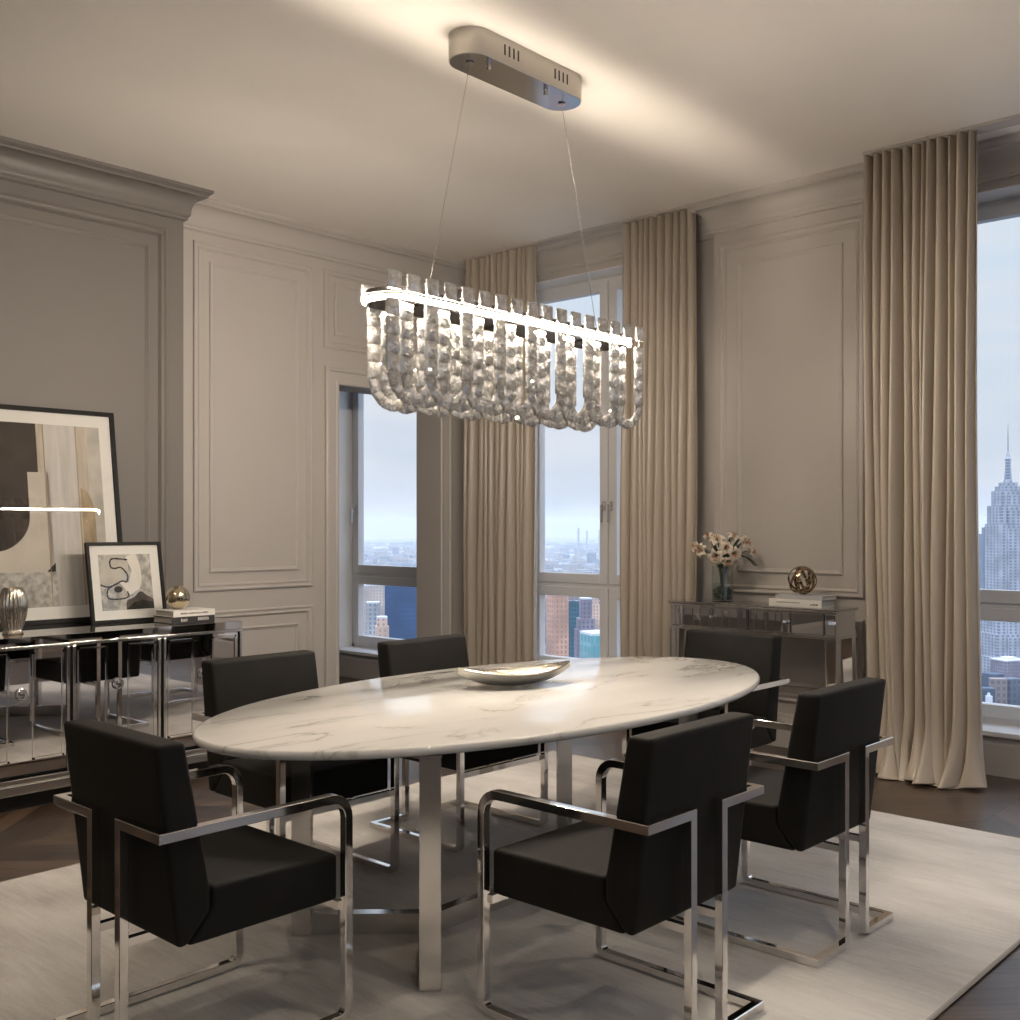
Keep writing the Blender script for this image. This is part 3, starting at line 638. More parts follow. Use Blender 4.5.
YN, YM = 2.60, 3.40
bs.obox((LXC, (YN + YM) / 2, (h0 + h1) / 2), (1, 0, 0), (0, 1, 0), (0, 0, 1), .022, (YM - YN) / 2, .036)
for sx in (-1, 1):
    for yc, yl in ((YN, LY0), (YM, LY1)):
        a = Vector((LXC, yc, 0)); b_ = Vector((LXC + sx * LX, yl, 0)); u = (b_ - a).normalized(); ln = (b_ - a).length
        bs.obox(((a + b_) / 2) + Vector((0, 0, (h0 + h1) / 2)), u, (-u.y, u.x, 0), (0, 0, 1), ln / 2, .022, .0358)
bs.build('stretcher', 'chromes', table, to)
for ly in (LY0, LY1): MB().box((LXC - LX - .02, ly - .03, TZ - .045), (LXC + LX + .02, ly + .03, TZ - .0302)).build('top_bracket', 'chromes', table, to)


# boat-shaped bowl
BX, BY = -3.06, 3.35
bowl = empty('boat_bowl', (BX, BY, TZ), 'silver leaf-shaped bowl with hammered inside in the middle of the table', 'bowl')
def bowl_sheet(off, rev):
    rows = []; nU, nV = 36, 14; ax = Vector((.36, .93, 0)).normalized(); ay = Vector((-ax.y, ax.x, 0)); HL = .265
    for i in range(nU + 1):
        u = -1 + 2 * i / nU; u = math.copysign(abs(u) ** .85, u)
        wv = .115 * max(0, 1 - abs(u) ** 2.3) + .0005; rim = .058 + .030 * u * u + 0; keel = .004 + .062 * abs(u) ** 2.6
        row = []
        for j in range(nV + 1):
            v_ = -1 + 2 * j / nV; z = keel + (rim - keel) * abs(v_) ** 2.2
            p = ax * (u * (HL - off * .6)) + ay * (v_ * max(0, wv - off)) + Vector((0, 0, z + off)); row.append(p)
        rows.append(row)
    return rows
o_rows = bowl_sheet(0, False); i_rows = bowl_sheet(.004, True)
mb = MB().grid(o_rows); n0 = len(o_rows); m0 = len(o_rows[0])
ob = mb.build('outer_shell', 'silverout', bowl, fixn=False, smooth=60)
mb = MB().grid(i_rows)
for j in (0, m0 - 1):
    mb.grid([[o_rows[i][j] for i in range(n0)], [i_rows[i][j] for i in range(n0)]])
mb.build('hammered_inside', 'silverin', bowl, fixn=False, smooth=40)
MB().lathe([(.036, .0), (.036, .006), (.02, .008)], seg=24).build('foot', 'silver', bowl)

# ------------------------------------------------------------------ chairs  (local: rear at y=0, front at +y)
def make_chair():
    r = empty('dining_armchair', (0, 0, 0), cat='chair', group='black velvet chairs around the dining table')
    seat = MB(); 
    bm = bmesh.new()
    def prism_bm(poly, x0, x1, bev, seg=3):
        bm = bmesh.new(); a = [bm.verts.new((x0, p[0], p[1])) for p in poly]; b_ = [bm.verts.new((x1, p[0], p[1])) for p in poly]; n = len(poly)
        bm.faces.new(a[::-1]); bm.faces.new(b_)
        for i in range(n): bm.faces.new((a[i], a[(i + 1) % n], b_[(i + 1) % n], b_[i]))
        bmesh.ops.recalc_face_normals(bm, faces=bm.faces[:])
        bmesh.ops.bevel(bm, geom=bm.edges[:], offset=bev, segments=seg, affect='EDGES', profile=.6)
        return bm
    seat.frombm(prism_bm([(.150, .49), (.562, .482), (.562, .35), (.085, .35), (.150, .43)], -.264, .264, .014)); seat.build('seat', 'velvet', r, smooth=40)
    back = MB(); back.frombm(prism_bm([(.014, .352), (.075, .352), (.146, .42), (.146, .475), (.072, .868), (.048, .888), (-.016, .888), (-.022, .875)] if False else [(.052, .352), (.080, .352), (.147, .425), (.147, .49), (.072, .880), (-.010, .880)], -.263, .263, .016)); back.build('backrest', 'velvet', r, smooth=40)
    a = .0135
    for sx in (-1, 1):
        xo = .281 * sx; xi = .078 * sx; zt = .652; y0 = -.006; y1 = .580
        pts = [(xi, y0, a), (xi, y0, zt), (xo, y0, zt), (xo, y1, zt), (xo, y1, a), (xo, y0, a), (xi + .012 * sx, y0, a)]
        # square corners at the rear, rounded at the front
        path = fillet(pts, [0, 0, 0, .062, .03, 0, 0])
        MB().sweep(path, bsec(a, .0018), up=(0, 1, 0)).build('side_frame', 'chrome', r, smooth=30)
    s_ = MB()
    s_.box((-.268, .556, .322), (.268, .576, .346)); 
    for sx in (-1, 1): s_.box((.078 * sx - .011, 0, .326), (.078 * sx + .011, .558, .348))
    s_.build('seat_support', 'chrome', r)
    return r
proto = make_chair()
chairs = [((-2.74, 1.385), 0.0, 'black velvet chair at the near end of the table, front left of the photo'),
          ((-1.62, 2.55), PI / 2, 'nearest black velvet chair on the right-hand long side of the table'),
          ((-1.64, 3.52), PI / 2, 'farther black velvet chair on the right-hand long side, before the wide curtain'),
          ((-2.92, 4.90), PI, 'black velvet chair at the far head of the table, facing us before the mirrored console'),
          ((-3.92, 2.64), -PI / 2, 'black velvet chair across the table beside the mirrored sideboard'),
          ((-3.92, 3.58), -PI / 2, 'black velvet chair across the table before the left window')]
for i, (p, rz, lab) in enumerate(chairs):
    c = proto if i == 0 else copy_tree(proto)
    c.location = (*p, ZR - .0005); c.rotation_euler = (0, 0, rz); c['label'] = lab

# ------------------------------------------------------------------ curtains
def curtain(x0, x1, y, folds, seed, label, flare=.05, bl=0.0, br=0.0, amp=.05):
    r = random.Random(seed); ws = [r.uniform(.7, 1.35) for _ in range(folds)]; tot = sum(ws); acc = [0]
    for w_ in ws: acc.append(acc[-1] + w_ / tot)
    am = [r.uniform(.65, 1.25) for _ in range(folds)]; ph = [r.uniform(-.25, .25) for _ in range(folds)]; K = 14
    zs = [CEIL - .002, CEIL - .03, CEIL - .09, CEIL - .25, CEIL - .6] + [3.0 - .25 * i for i in range(11)] + [.36, .25, .17, .11, .06, .03, .014, .008]
    def pt(i, t, z, off=0.0):
        s_ = acc[i] + (acc[i + 1] - acc[i]) * t; q = (CEIL - z) / CEIL
        a = amp * am[i] * (.62 + .5 * min(1, q * 1.6)); ang = 2 * PI * t
        sharp = 2 * max(0, (math.sin(ang) + 1) / 2) ** .62 - 1 - .16 * math.sin(2 * ang + ph[i] * 4)
        yy = -a * sharp
        xx = x0 + (x1 - x0) * s_
        dx = .22 * a * math.sin(2 * ang + 1.0) * (.5 + .8 * q)             # folds lean over
        edge = bl * (1 - s_) * q ** 2 + br * s_ * q ** 2
        wob = .018 * q * math.sin(5 * s_ * PI + seed + z * 1.3)
        low = max(0, 1 - z / .36)
        fy = -flare * low ** 1.7 * (.55 + .65 * math.sin(ang * .5 + i * 1.9) ** 2)
        fx = flare * .5 * low ** 2 * math.sin(i * 2.1 + ang)
        zz = z
        if z < .2: zz = max(.006, z + .012 * math.sin(ang + i) * low)
        return (xx + dx + edge + wob + fx, y + yy + fy + off, zz)
    rows = [[pt(i, j / K, z) for i in range(folds) for j in range(K)] + [pt(folds - 1, 1, z)] for z in zs]
    mb = MB().grid(rows)
    root = empty('curtain', ((x0 + x1) / 2, y, 0), label, 'curtain', 'taupe floor-length curtains')
    ob = mb.build('drape', 'curtain', root, root.location, fixn=False, smooth=180)
    sd = ob.modifiers.new('cloth_thickness', 'SOLIDIFY'); sd.thickness = .004
    return root
curtain(-6.27, -5.53, 6.29, 11, 1, 'taupe curtain in the corner left of the middle window', .03, amp=.056)
curtain(-4.68, -4.06, 6.29, 10, 2, 'taupe curtain right of the middle window beside the flower vase', .02, amp=.042)
curtain(-2.765, -2.125, 6.12, 12, 5, 'taupe curtain left of the right-hand window, nearest to us', .11, bl=.08, amp=.078)
hd = MB(); hd.box((-6.29, 6.24, CEIL - .016), (-4.05, 6.33, CEIL - .001)); 
setp(hd.build('curtain_track', 'trim', org=(-5.08, 6.29, CEIL)), 'slim ceiling curtain track above the middle window', 'curtain track')
hd = MB(); hd.box((-2.76, 6.06, CEIL - .016), (-.55, 6.18, CEIL - .001)); setp(hd.build('curtain_track', 'trim', org=(-1.7, 6.12, CEIL)), 'slim ceiling curtain track above the right-hand window', 'curtain track')

# ------------------------------------------------------------------ sideboard
SX, SZ = -5.50, .88; SY0, SY1 = 1.535, 3.61; SXB = -6.22
sb_ = empty('mirrored_sideboard', (-5.86, 2.57, 0), 'long black and chrome sideboard with mirrored doors on the left wall', 'sideboard'); so = sb_.location
MB().box((SXB, SY0 + .01, .17), (SX - .022, SY1 - .01, SZ - .05)).build('carcass', 'black', sb_, so)
MB().box((SXB + .02, SY0 + .05, 0), (SX - .05, SY1 - .05, .085)).build('toe_kick', 'black', sb_, so)
MB().box((SXB, SY0, SZ - .046), (SX, SY1, SZ), .0012).build('top', 'mirrort', sb_, so)
mb = MB(); mb.box((SXB, SY0, .085), (SX + .012, SY1 + .004, .135), .004); mb.box((SXB, SY0, .135), (SX + .002, SY1, .165), .004); mb.build('plinth_molding', 'chromes', sb_, so)
mb = MB(); mb.box((SX - .026, SY0, SZ - .062), (SX - .001, SY1, SZ - .046), .001)
for i in range(5):
    y = SY0 + (SY1 - SY0) * i / 4
    for dy in ((-.016, .016) if 0 < i < 4 else ((.008,) if i == 0 else (-.008,))): mb.box((SX - .026, y + dy - .008, .165), (SX, y + dy + .008, SZ - .062), .003)
mb.build('chrome_framework', 'chromes', sb_, so)
MB().box((SXB, SY1 - .012, .165), (SX - .026, SY1 - .002, SZ - .046)).build('side_panel', 'mirror', sb_, so)
for z0, z1 in ((SZ - .062, SZ - .046), (.165, .181)): MB().box((SXB, SY1 - .016, z0), (SX - .02, SY1, z1), .002).build('side_rail', 'chrome', sb_, so)
for i in range(4):
    y0 = SY0 + (SY1 - SY0) * i / 4 + .026; y1 = SY0 + (SY1 - SY0) * (i + 1) / 4 - .026; yc = (y0 + y1) / 2
    d = MB().box((SX - .020, y0, .182), (SX - .010, y1, SZ - .064)).build('door', 'mirror', sb_, so)
    il = MB()
    for a0, a1 in ((y0 + .012, yc - .058), (yc + .058, y1 - .012)):
        z0, z1 = .25, .80; t_ = .011
        for b0, b1, c0, c1 in ((a0, a0 + t_, z0, z1), (a1 - t_, a1, z0, z1), (a0, a1, z0, z0 + t_), (a0, a1, z1 - t_, z1)): il.box((SX - .011, b0, c0), (SX - .004, b1, c1))
    il.build('inlay', 'chrome', d, so)
    rp = MB(); rp.lathe([(.001, 0), (.02, .0), (.02, .004), (.012, .007), (.009, .014), (.001, .016)], seg=20); 
    v2 = [Vector((SX - .010 + p.z, yc + p.x, .60 + p.y)) for p in rp.v]; rp.v = v2
    ring = [(SX + .006, yc + .024 * math.cos(2 * PI * k / 24), .59 + .026 * math.sin(2 * PI * k / 24)) for k in range(24)]
    rp.tube(ring, .0048, 8, closed=True); rp.build('ring_pull', 'chrome', d, so, smooth=50)

# objects on the sideboard
c = (-5.72, 2.36, SZ); vs_ = empty('ribbed_vase', c, 'small ribbed antique silver vase on the left of the sideboard', 'vase')
prof = [(.002, .003), (.050, .0), (.053, .006), (.045, .016), (.043, .024), (.054, .055), (.063, .095), (.069, .135), (.069, .165), (.063, .20), (.055, .228), (.051, .240), (.048, .243), (.043, .238), (.054, .200), (.060, .16), (.06, .12), (.04, .05), (.002, .035)]
MB().lathe(prof, seg=120, rfun=lambda a, t: 1 + (.06 * math.sin(22 * a + 3 * t) if .22 < t < .52 else 0.0)).build('vase_body', 'silver', vs_, smooth=60)

def framed(name, label, yL, yR, h, xb, xt, z0, fw, mw, thick, paint):
    """picture leaning back against the wall; local u along +Y, v up the lean, w out of the picture"""
    root = empty(name, (xb, (yL + yR) / 2, z0), label, 'picture'); W = yR - yL
    lean = math.asin((xb - xt) / h); vv = Vector((-math.sin(lean), 0, math.cos(lean))); ww = Vector((math.cos(lean), 0, math.sin(lean)))
    def P(u, v_, w_): return Vector((0, u - W / 2, 0)) + vv * v_ + ww * (w_ + .0) 
    def bx(mb, u0, u1, v0, v1, w0, w1):
        c_ = P((u0 + u1) / 2, (v0 + v1) / 2, (w0 + w1) / 2); mb.obox(c_, (0, 1, 0), vv, ww, (u1 - u0) / 2, (v1 - v0) / 2, (w1 - w0) / 2)
    lift = 0.0
    f_ = MB()
    for a in ((0, W, 0, fw), (0, W, h - fw, h), (0, fw, fw, h - fw), (W - fw, W, fw, h - fw)): bx(f_, *a, -thick, .004)
    f_.build('frame', 'blackframe', root)
    k_ = MB(); bx(k_, fw, W - fw, fw, h - fw, -thick + .002, -.012); k_.build('mat_board', 'mat', root)
    pr = MB(); names = []
    u0, u1, v0, v1 = fw + mw, W - fw - mw, fw + mw, h - fw - mw
    def poly(pts, mat, layer):
        if mat not in names: names.append(mat)
        pr.m = names.index(mat)
        # clip to the picture, fractions of it
        q = [(u0 + max(0, min(1, a)) * (u1 - u0), v0 + max(0, min(1, b_)) * (v1 - v0)) for a, b_ in pts]
        n = len(q); fr_ = [P(a, b_, -.0115 + layer * .0004) for a, b_ in q]; bk = [P(a, b_, -.0123 + layer * .0004) for a, b_ in q]
        pr.add(fr_ + bk, [tuple(range(n)), tuple(range(n, 2 * n))[::-1]] + [(i, n + i, n + (i + 1) % n, (i + 1) % n) for i in range(n)])
    paint(poly); pr.build('print', names, root)
    g_ = MB(); bx(g_, fw, W - fw, fw, h - fw, -.006, -.004); g_.build('picture_glass', 'picglass', root)
    return root
def arc(cx, cy, rx, ry, a0, a1, n=14): return [(cx + rx * math.cos(math.radians(a0 + (a1 - a0) * i / n)), cy + ry * math.sin(math.radians(a0 + (a1 - a0) * i / n))) for i in range(n + 1)]
# picture space of the large one: u 0..1 over its whole width, v 0..1 upward
def paint_big(poly):
    poly([(0, 0), (1, 0), (1, 1), (0, 1)], 'paint_stone', 0)
    X = lambda px: .27 + (px / 101.0) * .73      # photo columns 0..101 of the print
    Y = lambda py: 1 - (py - 422) / 190.0
    poly([(0, Y(575)), (X(45), Y(575)), (X(45), Y(473)), (X(22), Y(473)), (X(22), Y(422)), (0, Y(422))], 'paint_cream', 1)
    poly([(X(34), 1), (X(41), 1), (X(41), Y(470)), (X(34), Y(470))], 'paint_sand', 1)
    poly([(0, 1), (X(34), 1), (X(34), Y(473)), (X(23), Y(473)), (X(23), Y(520))] + arc(X(-18), Y(518), X(23) - X(-18), .20, 0, -68, 14) + [(0, Y(560))], 'paint_dark_umber', 2)
    poly([(X(41), 0), (X(75), 0), (X(75), 1), (X(41), 1)], 'paint_pale_grey', 1)
    poly([(X(75), 0), (1, 0), (1, 1), (X(75), 1)], 'paint_sand', 1)
    poly([(X(84), .1), (1, .1), (1, 1), (X(88), 1)], 'paint_stone', 2)
    poly([(X(77), Y(488))] + arc(X(77), Y(520), X(91) - X(77), .165, 88, 0, 12) + [(X(91), Y(550)), (X(88), Y(575)), (X(83), Y(585)), (X(78), Y(570))], 'paint_tan', 3)
    poly([(0, 0), (X(47), 0), (X(47), Y(576)), (0, Y(576))], 'paint_concrete', 3)
    poly([(X(37), Y(576)), (X(46), Y(576)), (X(46), Y(567))], 'paint_black', 4)
    for x_ in (41, 75): poly([(X(x_) - .004, 0), (X(x_) + .003, 0), (X(x_) + .004, 1), (X(x_) - .003, 1)], 'paint_tan', 4)
framed('large_picture', 'large framed abstract painting in umber, cream and grey leaning on the sideboard wall', 2.22, 3.215, 1.275, -6.13, -6.312, SZ + .001, .026, .072, .032, paint_big)
def stroke(poly, pts, wd, mat, layer):
    n = len(pts); Lp, Rp = [], []
    for i in range(n):
        a = pts[max(0, i - 1)]; b_ = pts[min(n - 1, i + 1)]; dx, dy = b_[0] - a[0], b_[1] - a[1]; l_ = math.hypot(dx, dy) or 1
        w_ = wd * (.7 + .5 * math.sin(i * 1.3) ** 2)
        Lp.append((pts[i][0] - dy / l_ * w_, pts[i][1] + dx / l_ * w_)); Rp.append((pts[i][0] + dy / l_ * w_, pts[i][1] - dx / l_ * w_))
    for i in range(n - 1): poly([Lp[i], Lp[i + 1], Rp[i + 1], Rp[i]], mat, layer)
def spl(ctrl, k=6):
    out = []; n = len(ctrl)
    for i in range(n - 1):
        p0, p1, p2, p3 = ctrl[max(0, i - 1)], ctrl[i], ctrl[i + 1], ctrl[min(n - 1, i + 2)]
        for j in range(k):
            t = j / k; out.append(tuple(.5 * (2 * p1[q] + (p2[q] - p0[q]) * t + (2 * p0[q] - 5 * p1[q] + 4 * p2[q] - p3[q]) * t * t + (3 * p1[q] - p0[q] - 3 * p2[q] + p3[q]) * t ** 3) for q in (0, 1)))
    return out + [ctrl[-1]]
def paint_small(poly):
    poly([(0, 0), (1, 0), (1, 1), (0, 1)], 'paint_concrete', 0)
    poly(spl([(0, .55), (.12, .95), (.5, 1), (.55, .7), (.35, .5), (0, .47)]), 'paint_stone', 1)
    poly(spl([(.52, .95), (.72, 1), (.80, .6), (.72, .35), (.55, .45), (.62, .7)]), 'paint_white', 2)
    poly([(.36, .5), (.52, .50), (.74, .37), (.55, .26)], 'paint_white', 3)
    poly(spl([(.46, 0), (.48, .16), (.62, .22), (.75, .32), (.88, .24), (1, .16), (1, 0)]), 'paint_smoke', 3)
    poly([(.46, 0), (1, 0), (1, .12), (.8, .16), (.6, .12)], 'paint_black', 4)
    stroke(poly, spl([(.55, .9), (.25, .92), (.22, .78), (.30, .75), (.42, .76), (.53, .62), (.5, .5), (.42, .52), (.3, .47), (.15, .42), (0, .46)], 6), .014, 'paint_black', 4)
    stroke(poly, spl([(.33, .48), (.14, .38), (.12, .24), (.2, .2), (.4, .2), (.52, .24), (.5, .33)], 6), .013, 'paint_black', 4)
    poly([(.33 + .08 * math.cos(a * PI / 6), .37 + .06 * math.sin(a * PI / 6)) for a in range(12)], 'paint_black', 5)
framed('small_picture', 'small framed abstract print with black squiggle leaning on the larger picture', 2.895, 3.365, .475, -5.93, -6.015, SZ + .001, .017, .055, .022, paint_small)

def book(name, label, c, sx, sy, h, rz, cover, spine='ink', text=(), group=None):
    """spine towards local +x, long side along y; c at the bottom centre"""
    root = empty(name, c, label, 'book', group, rz=rz); t_ = .004
    mb = MB(); mb.box((-sx / 2, -sy / 2, 0), (sx / 2, sy / 2, t_), .001); mb.box((-sx / 2, -sy / 2, h - t_), (sx / 2, sy / 2, h), .001); mb.box((sx / 2 - t_, -sy / 2, t_), (sx / 2, sy / 2, h - t_)); mb.build('cover', cover, root)
    MB().box((-sx / 2 + .005, -sy / 2 + .005, t_), (sx / 2 - t_, sy / 2 - .005, h - t_)).build('pages', 'pages', root)
    if text:
        r = random.Random(len(label))
        for y0, y1, z0, z1 in text:
            y = y0; mb = MB()
            while y < y1:
                wd = r.uniform(.004, .008)
                mb.box((sx / 2 - .0005, y * 1 - 0, z0), (sx / 2 + .0006, min(y + wd, y1), z1 - r.choice((0, 0, .003))))
                y += wd + .003
            mb.build('spine_lettering', spine, root)
    return root
book('coffee_table_book', 'dark-spined book under the white one on the sideboard', (-5.705, 3.345, SZ), .21, .28, .038, 0, 'bookd', 'inkw', ((-.08, -.04, .010, .028), (.03, .10, .012, .030)))
book('coffee_table_book', 'white-spined book under the mercury glass ball on the sideboard', (-5.70, 3.35, SZ + .0382), .20, .275, .036, .02, 'bookw', 'ink', ((-.09, .09, .014, .023),))
bl = MB().sphere((-5.72, 3.315, SZ + .0745 + .069), .069, 48, 28); setp(bl.build('mercury_glass_ball', 'mercury', org=(-5.72, 3.315, SZ + .0745), smooth=180), 'round mercury glass ball on the books of the sideboard', 'ornament')

# ------------------------------------------------------------------ console with mirrored drawers
CX0, CX1, CY0, CY1, CZ = -4.04, -2.875, 5.95, 6.228, .95
con = empty('mirrored_console', ((CX0 + CX1) / 2, (CY0 + CY1) / 2, 0), 'mirrored console table with two drawers under the panelled pier', 'console table'); co = con.location
MB().box((CX0 - .012, CY0 - .012, CZ - .016), (CX1 + .012, CY1, CZ), .004).build('top', 'mirrort', con, co)
MB().box((CX0 + .006, CY0 + .012, .775), (CX1 - .006, CY1 - .006, CZ - .016)).build('apron', 'mirror', con, co)
mb = MB()
for z0, z1 in ((.768, .782), (CZ - .024, CZ - .016)):
    mb.box((CX0, CY0, z0), (CX1, CY0 + .012, z1)); mb.box((CX0, CY0 + .012, z0), (CX0 + .006, CY1, z1)); mb.box((CX1 - .006, CY0 + .012, z0), (CX1, CY1, z1))
mb.build('bevel_trim', 'chromes', con, co)
xm = (CX0 + CX1) / 2
for a, b_ in ((CX0 + .075, xm - .012), (xm + .012, CX1 - .075)):
    d = MB().box((a, CY0 - .002, .790), (b_, CY0 + .013, CZ - .030), .004).build('drawer', 'mirror', con, co)
    e_ = MB()
    for p, q, z0, z1 in ((a, a + .006, .79, CZ - .03), (b_ - .006, b_, .79, CZ - .03), (a, b_, .79, .796), (a, b_, CZ - .036, CZ - .03)): e_.box((p, CY0 - .006, z0), (q, CY0 - .001, z1))
    e_.build('bevelled_edge', 'chromes', d, co)
    MB().sphere(((a + b_) / 2, CY0 - .022, .858), .015, 10, 6).build('crystal_knob', 'chrome', d, co)
for lx, sx in ((CX0, 1), (CX1, -1)):
    for ly, sy in ((CY0, 1), (CY1, -1)):
        w1 = .066; w0 = .042
        def ring(wd, z): return [(lx, ly, z), (lx + sx * wd, ly, z), (lx + sx * wd, ly + sy * wd, z), (lx, ly + sy * wd, z)]
        l_ = MB(); l_.add(ring(w0, 0) + ring(w1, .768), [(0, 1, 2, 3), (4, 5, 6, 7), (0, 1, 5, 4), (1, 2, 6, 5), (2, 3, 7, 6), (3, 0, 4, 7)])
        lo_ = l_.build('leg', 'mirror', con, co)
        tr_ = MB()
        for (q0, q1) in ((0, 0), (1, 1)):
            a0 = Vector(ring(w0, 0)[q0]); a1 = Vector(ring(w1, .768)[q0]); tr_.sweep([a0, a1], SQ(.004, .004))
        tr_.build('edge_strip', 'chromes', lo_, co)
    MB().box((min(lx, lx + sx * .066), CY0 - .003, .79), (max(lx, lx + sx * .066), CY0 + .012, CZ - .03), .004).build('corner_block', 'mirror', con, co)
# books and openwork ball
book('coffee_table_book', 'thick white book lying on the mirrored console', (-3.17, 6.10, CZ), .20, .345, .043, -PI / 2 + .03, 'bookw', 'ink', ((-.12, .03, .022, .028), (.10, .15, .012, .022)))
book('coffee_table_book', 'thin grey book under the bronze ball on the console', (-3.145, 6.11, CZ + .0432), .19, .31, .026, -PI / 2 - .02, 'bookg')
bc = Vector((-3.17, 6.10, CZ + .0692 + .0895)); mb = MB()
rb = random.Random(11)
for q in range(5):
    ax = Vector((rb.gauss(0, 1), rb.gauss(0, 1), rb.gauss(0, .8))).normalized(); u = ax.orthogonal().normalized(); v_ = ax.cross(u); off = rb.uniform(-.35, .35) if q else 0
    R0 = .089; rr = R0 * math.sqrt(1 - off * off); rows = []
    for k in range(49):
        a = 2 * PI * k / 48; dirv = u * math.cos(a) + v_ * math.sin(a); row = []
        for (o_, rad) in ((-.0085, 0), (.0085, 0), (.0085, -.006), (-.0085, -.006), (-.0085, 0)):
            p = dirv * rr + ax * (R0 * off + o_); p = p.normalized() * (R0 + rad); row.append(bc + p)
        rows.append(row)
    mb.grid(rows)
setp(mb.build('openwork_ball', 'bronze', org=(bc.x, bc.y, bc.z - .0895), smooth=40), 'bronze openwork ball of woven bands on the console books', 'ornament')

# vase and lilies
V0 = Vector((-3.735, 6.10, CZ)); va = empty('glass_vase', V0, 'clear cylinder vase half full of greenery on the console', 'vase')
MB().lathe([(.066, 0), (.070, .004), (.070, .235), (.066, .235), (.066, .012), (.001, .012)], seg=40).build('glass_body', 'vaseglass', va, smooth=40)
r = random.Random(4); gr = MB()
for i in range(170):
    a = r.uniform(0, 2 * PI); q = .056 * math.sqrt(r.random()); z = r.uniform(.02, .095) * (1.1 - q * 4); s_ = r.uniform(.006, .012)
    c_ = Vector((q * math.cos(a), q * math.sin(a), z)); d1 = Vector((r.gauss(0, 1), r.gauss(0, 1), r.gauss(0, 1))).normalized(); d2 = d1.orthogonal().normalized(); d3 = d1.cross(d2)
    gr.obox(c_, d1, d2, d3, s_, s_ * .6, .0012)
setp(gr.build('greenery', 'moss', va), kind='stuff')
MB().lathe([(.062, .013), (.062, .118), (.001, .118)], seg=32).build('water', 'vaseglass', va, smooth=40)
def lily(tip, facing, size, seed, label):
    r = random.Random(seed); tip = Vector(tip)
    root = empty('lily_stem', V0 + Vector((0, 0, .014)), label, 'flower', 'cream lilies in the glass vase'); o0 = root.location - V0
    base = Vector((r.uniform(-.03, .03), r.uniform(-.03, .03), .014)); neck = Vector((tip.x * .22, tip.y * .22, .235))
    path = spl3([base, Vector((neck.x * .3, neck.y * .3, .12)), neck, tip * .75 + neck * .25 + Vector((0, 0, .02)), tip])
    MB().tube(path, .0028, 6).build('stem', 'leaf', root, o0, smooth=60)
    f = Vector(facing).normalized(); u = f.orthogonal().normalized(); v_ = f.cross(u); bl = MB()
    for k in range(6):
        a = 2 * PI * k / 6 + seed; d_ = u * math.cos(a) + v_ * math.sin(a); sd = f.cross(d_); rows = []; wmax = size * (.22 if k % 2 else .30)
        for i in range(8):
            t = i / 7; c_ = tip + d_ * size * (.10 + .62 * t ** 1.25) + f * size * (.75 * t ** .7 - .55 * t ** 3)
            wd = wmax * math.sin(PI * min(1, t * .93 + .07)) ** .8
            rows.append([c_ - sd * wd - f * wd * -.25, c_ - f * wd * .15, c_ + sd * wd + f * wd * .25])
        bl.grid(rows)
    bo = bl.build('blossom', 'petal', root, o0, fixn=False, smooth=180); sm = bo.modifiers.new('petal_thickness', 'SOLIDIFY'); sm.thickness = .0014
    st = MB()
    for k in range(5): a = k * 1.257; d_ = u * math.cos(a) + v_ * math.sin(a); st.tube([tip, tip + f * size * .5 + d_ * size * .08, tip + f * size * .62 + d_ * size * .16], .0016, 5); st.sphere(tip + f * size * .64 + d_ * size * .17, .0042, 8, 5)
    st.build('stamens', 'stamen', root, o0)
    return root
def spl3(ctrl, k=6):
    out = []; n = len(ctrl)
    for i in range(n - 1):
        p0, p1, p2, p3 = ctrl[max(0, i - 1)], ctrl[i], ctrl[i + 1], ctrl[min(n - 1, i + 2)]
        for j in range(k):
            t = j / k; out.append(.5 * (2 * p1 + (p2 - p0) * t + (2 * p0 - 5 * p1 + 4 * p2 - p3) * t * t + (3 * p1 - p0 - 3 * p2 + p3) * t ** 3))
    return out + [ctrl[-1]]
def leaf(mb, a, b_, wd, bend):
    a, b_ = Vector(a), Vector(b_); d = b_ - a; sd = d.cross(Vector((0, 0, 1))).normalized(); rows = []
    for i in range(9):
        t = i / 8; c_ = a + d * t + Vector((0, 0, bend * math.sin(PI * t))); w_ = wd * math.sin(PI * min(1, t * .95 + .05)) ** .7
        rows.append([c_ - sd * w_, c_ + Vector((0, 0, -.2 * w_)), c_ + sd * w_])
    mb.grid(rows)
# view axis at the console: right = R_, towards the camera = -F_
def vp(rt, up_, fw=0): return R_ * rt + Vector((0, 0, up_)) - F_ * fw
gl = 'cream lily among the blooms of the glass vase on the console'
spots = [((-.055, .305, .07), (-.35, 1, -.45), .085), ((.048, .318, .08), (.35, 1, -.35), .08), ((.012, .275, .085), (.15, .9, -.75), .065), ((-.125, .330, .01), (-.9, .5, .2), .075), ((-.165, .355, .0), (-1, .3, .35), .055),
         ((-.035, .385, .01), (-.25, .6, .8), .08), ((.065, .405, -.01), (.3, .45, .9), .07), ((.125, .375, .02), (.8, .6, .4), .085), ((.165, .325, .02), (1, .4, .0), .065), ((-.085, .415, -.02), (-.5, .4, .9), .055), ((.005, .345, .065), (0, 1, .25), .07)]
for i, ((rt, up_, fw), (fr_, fo, fu), s_) in enumerate(spots):
    lily(vp(rt, up_, fw), vp(fr_, fu, fo), s_, i + 1, gl)
lf = MB(); r = random.Random(9)
for i in range(34):
    a = r.uniform(0, 2 * PI); q = r.uniform(.07, .17); z1 = r.uniform(.26, .43)
    leaf(lf, (.02 * math.cos(a), .02 * math.sin(a), .215), (q * math.cos(a), q * math.sin(a) * .8, z1), r.uniform(.009, .015), .03)
leaf(lf, vp(-.02, .28, .02), vp(-.20, .345, .0), .010, .03)
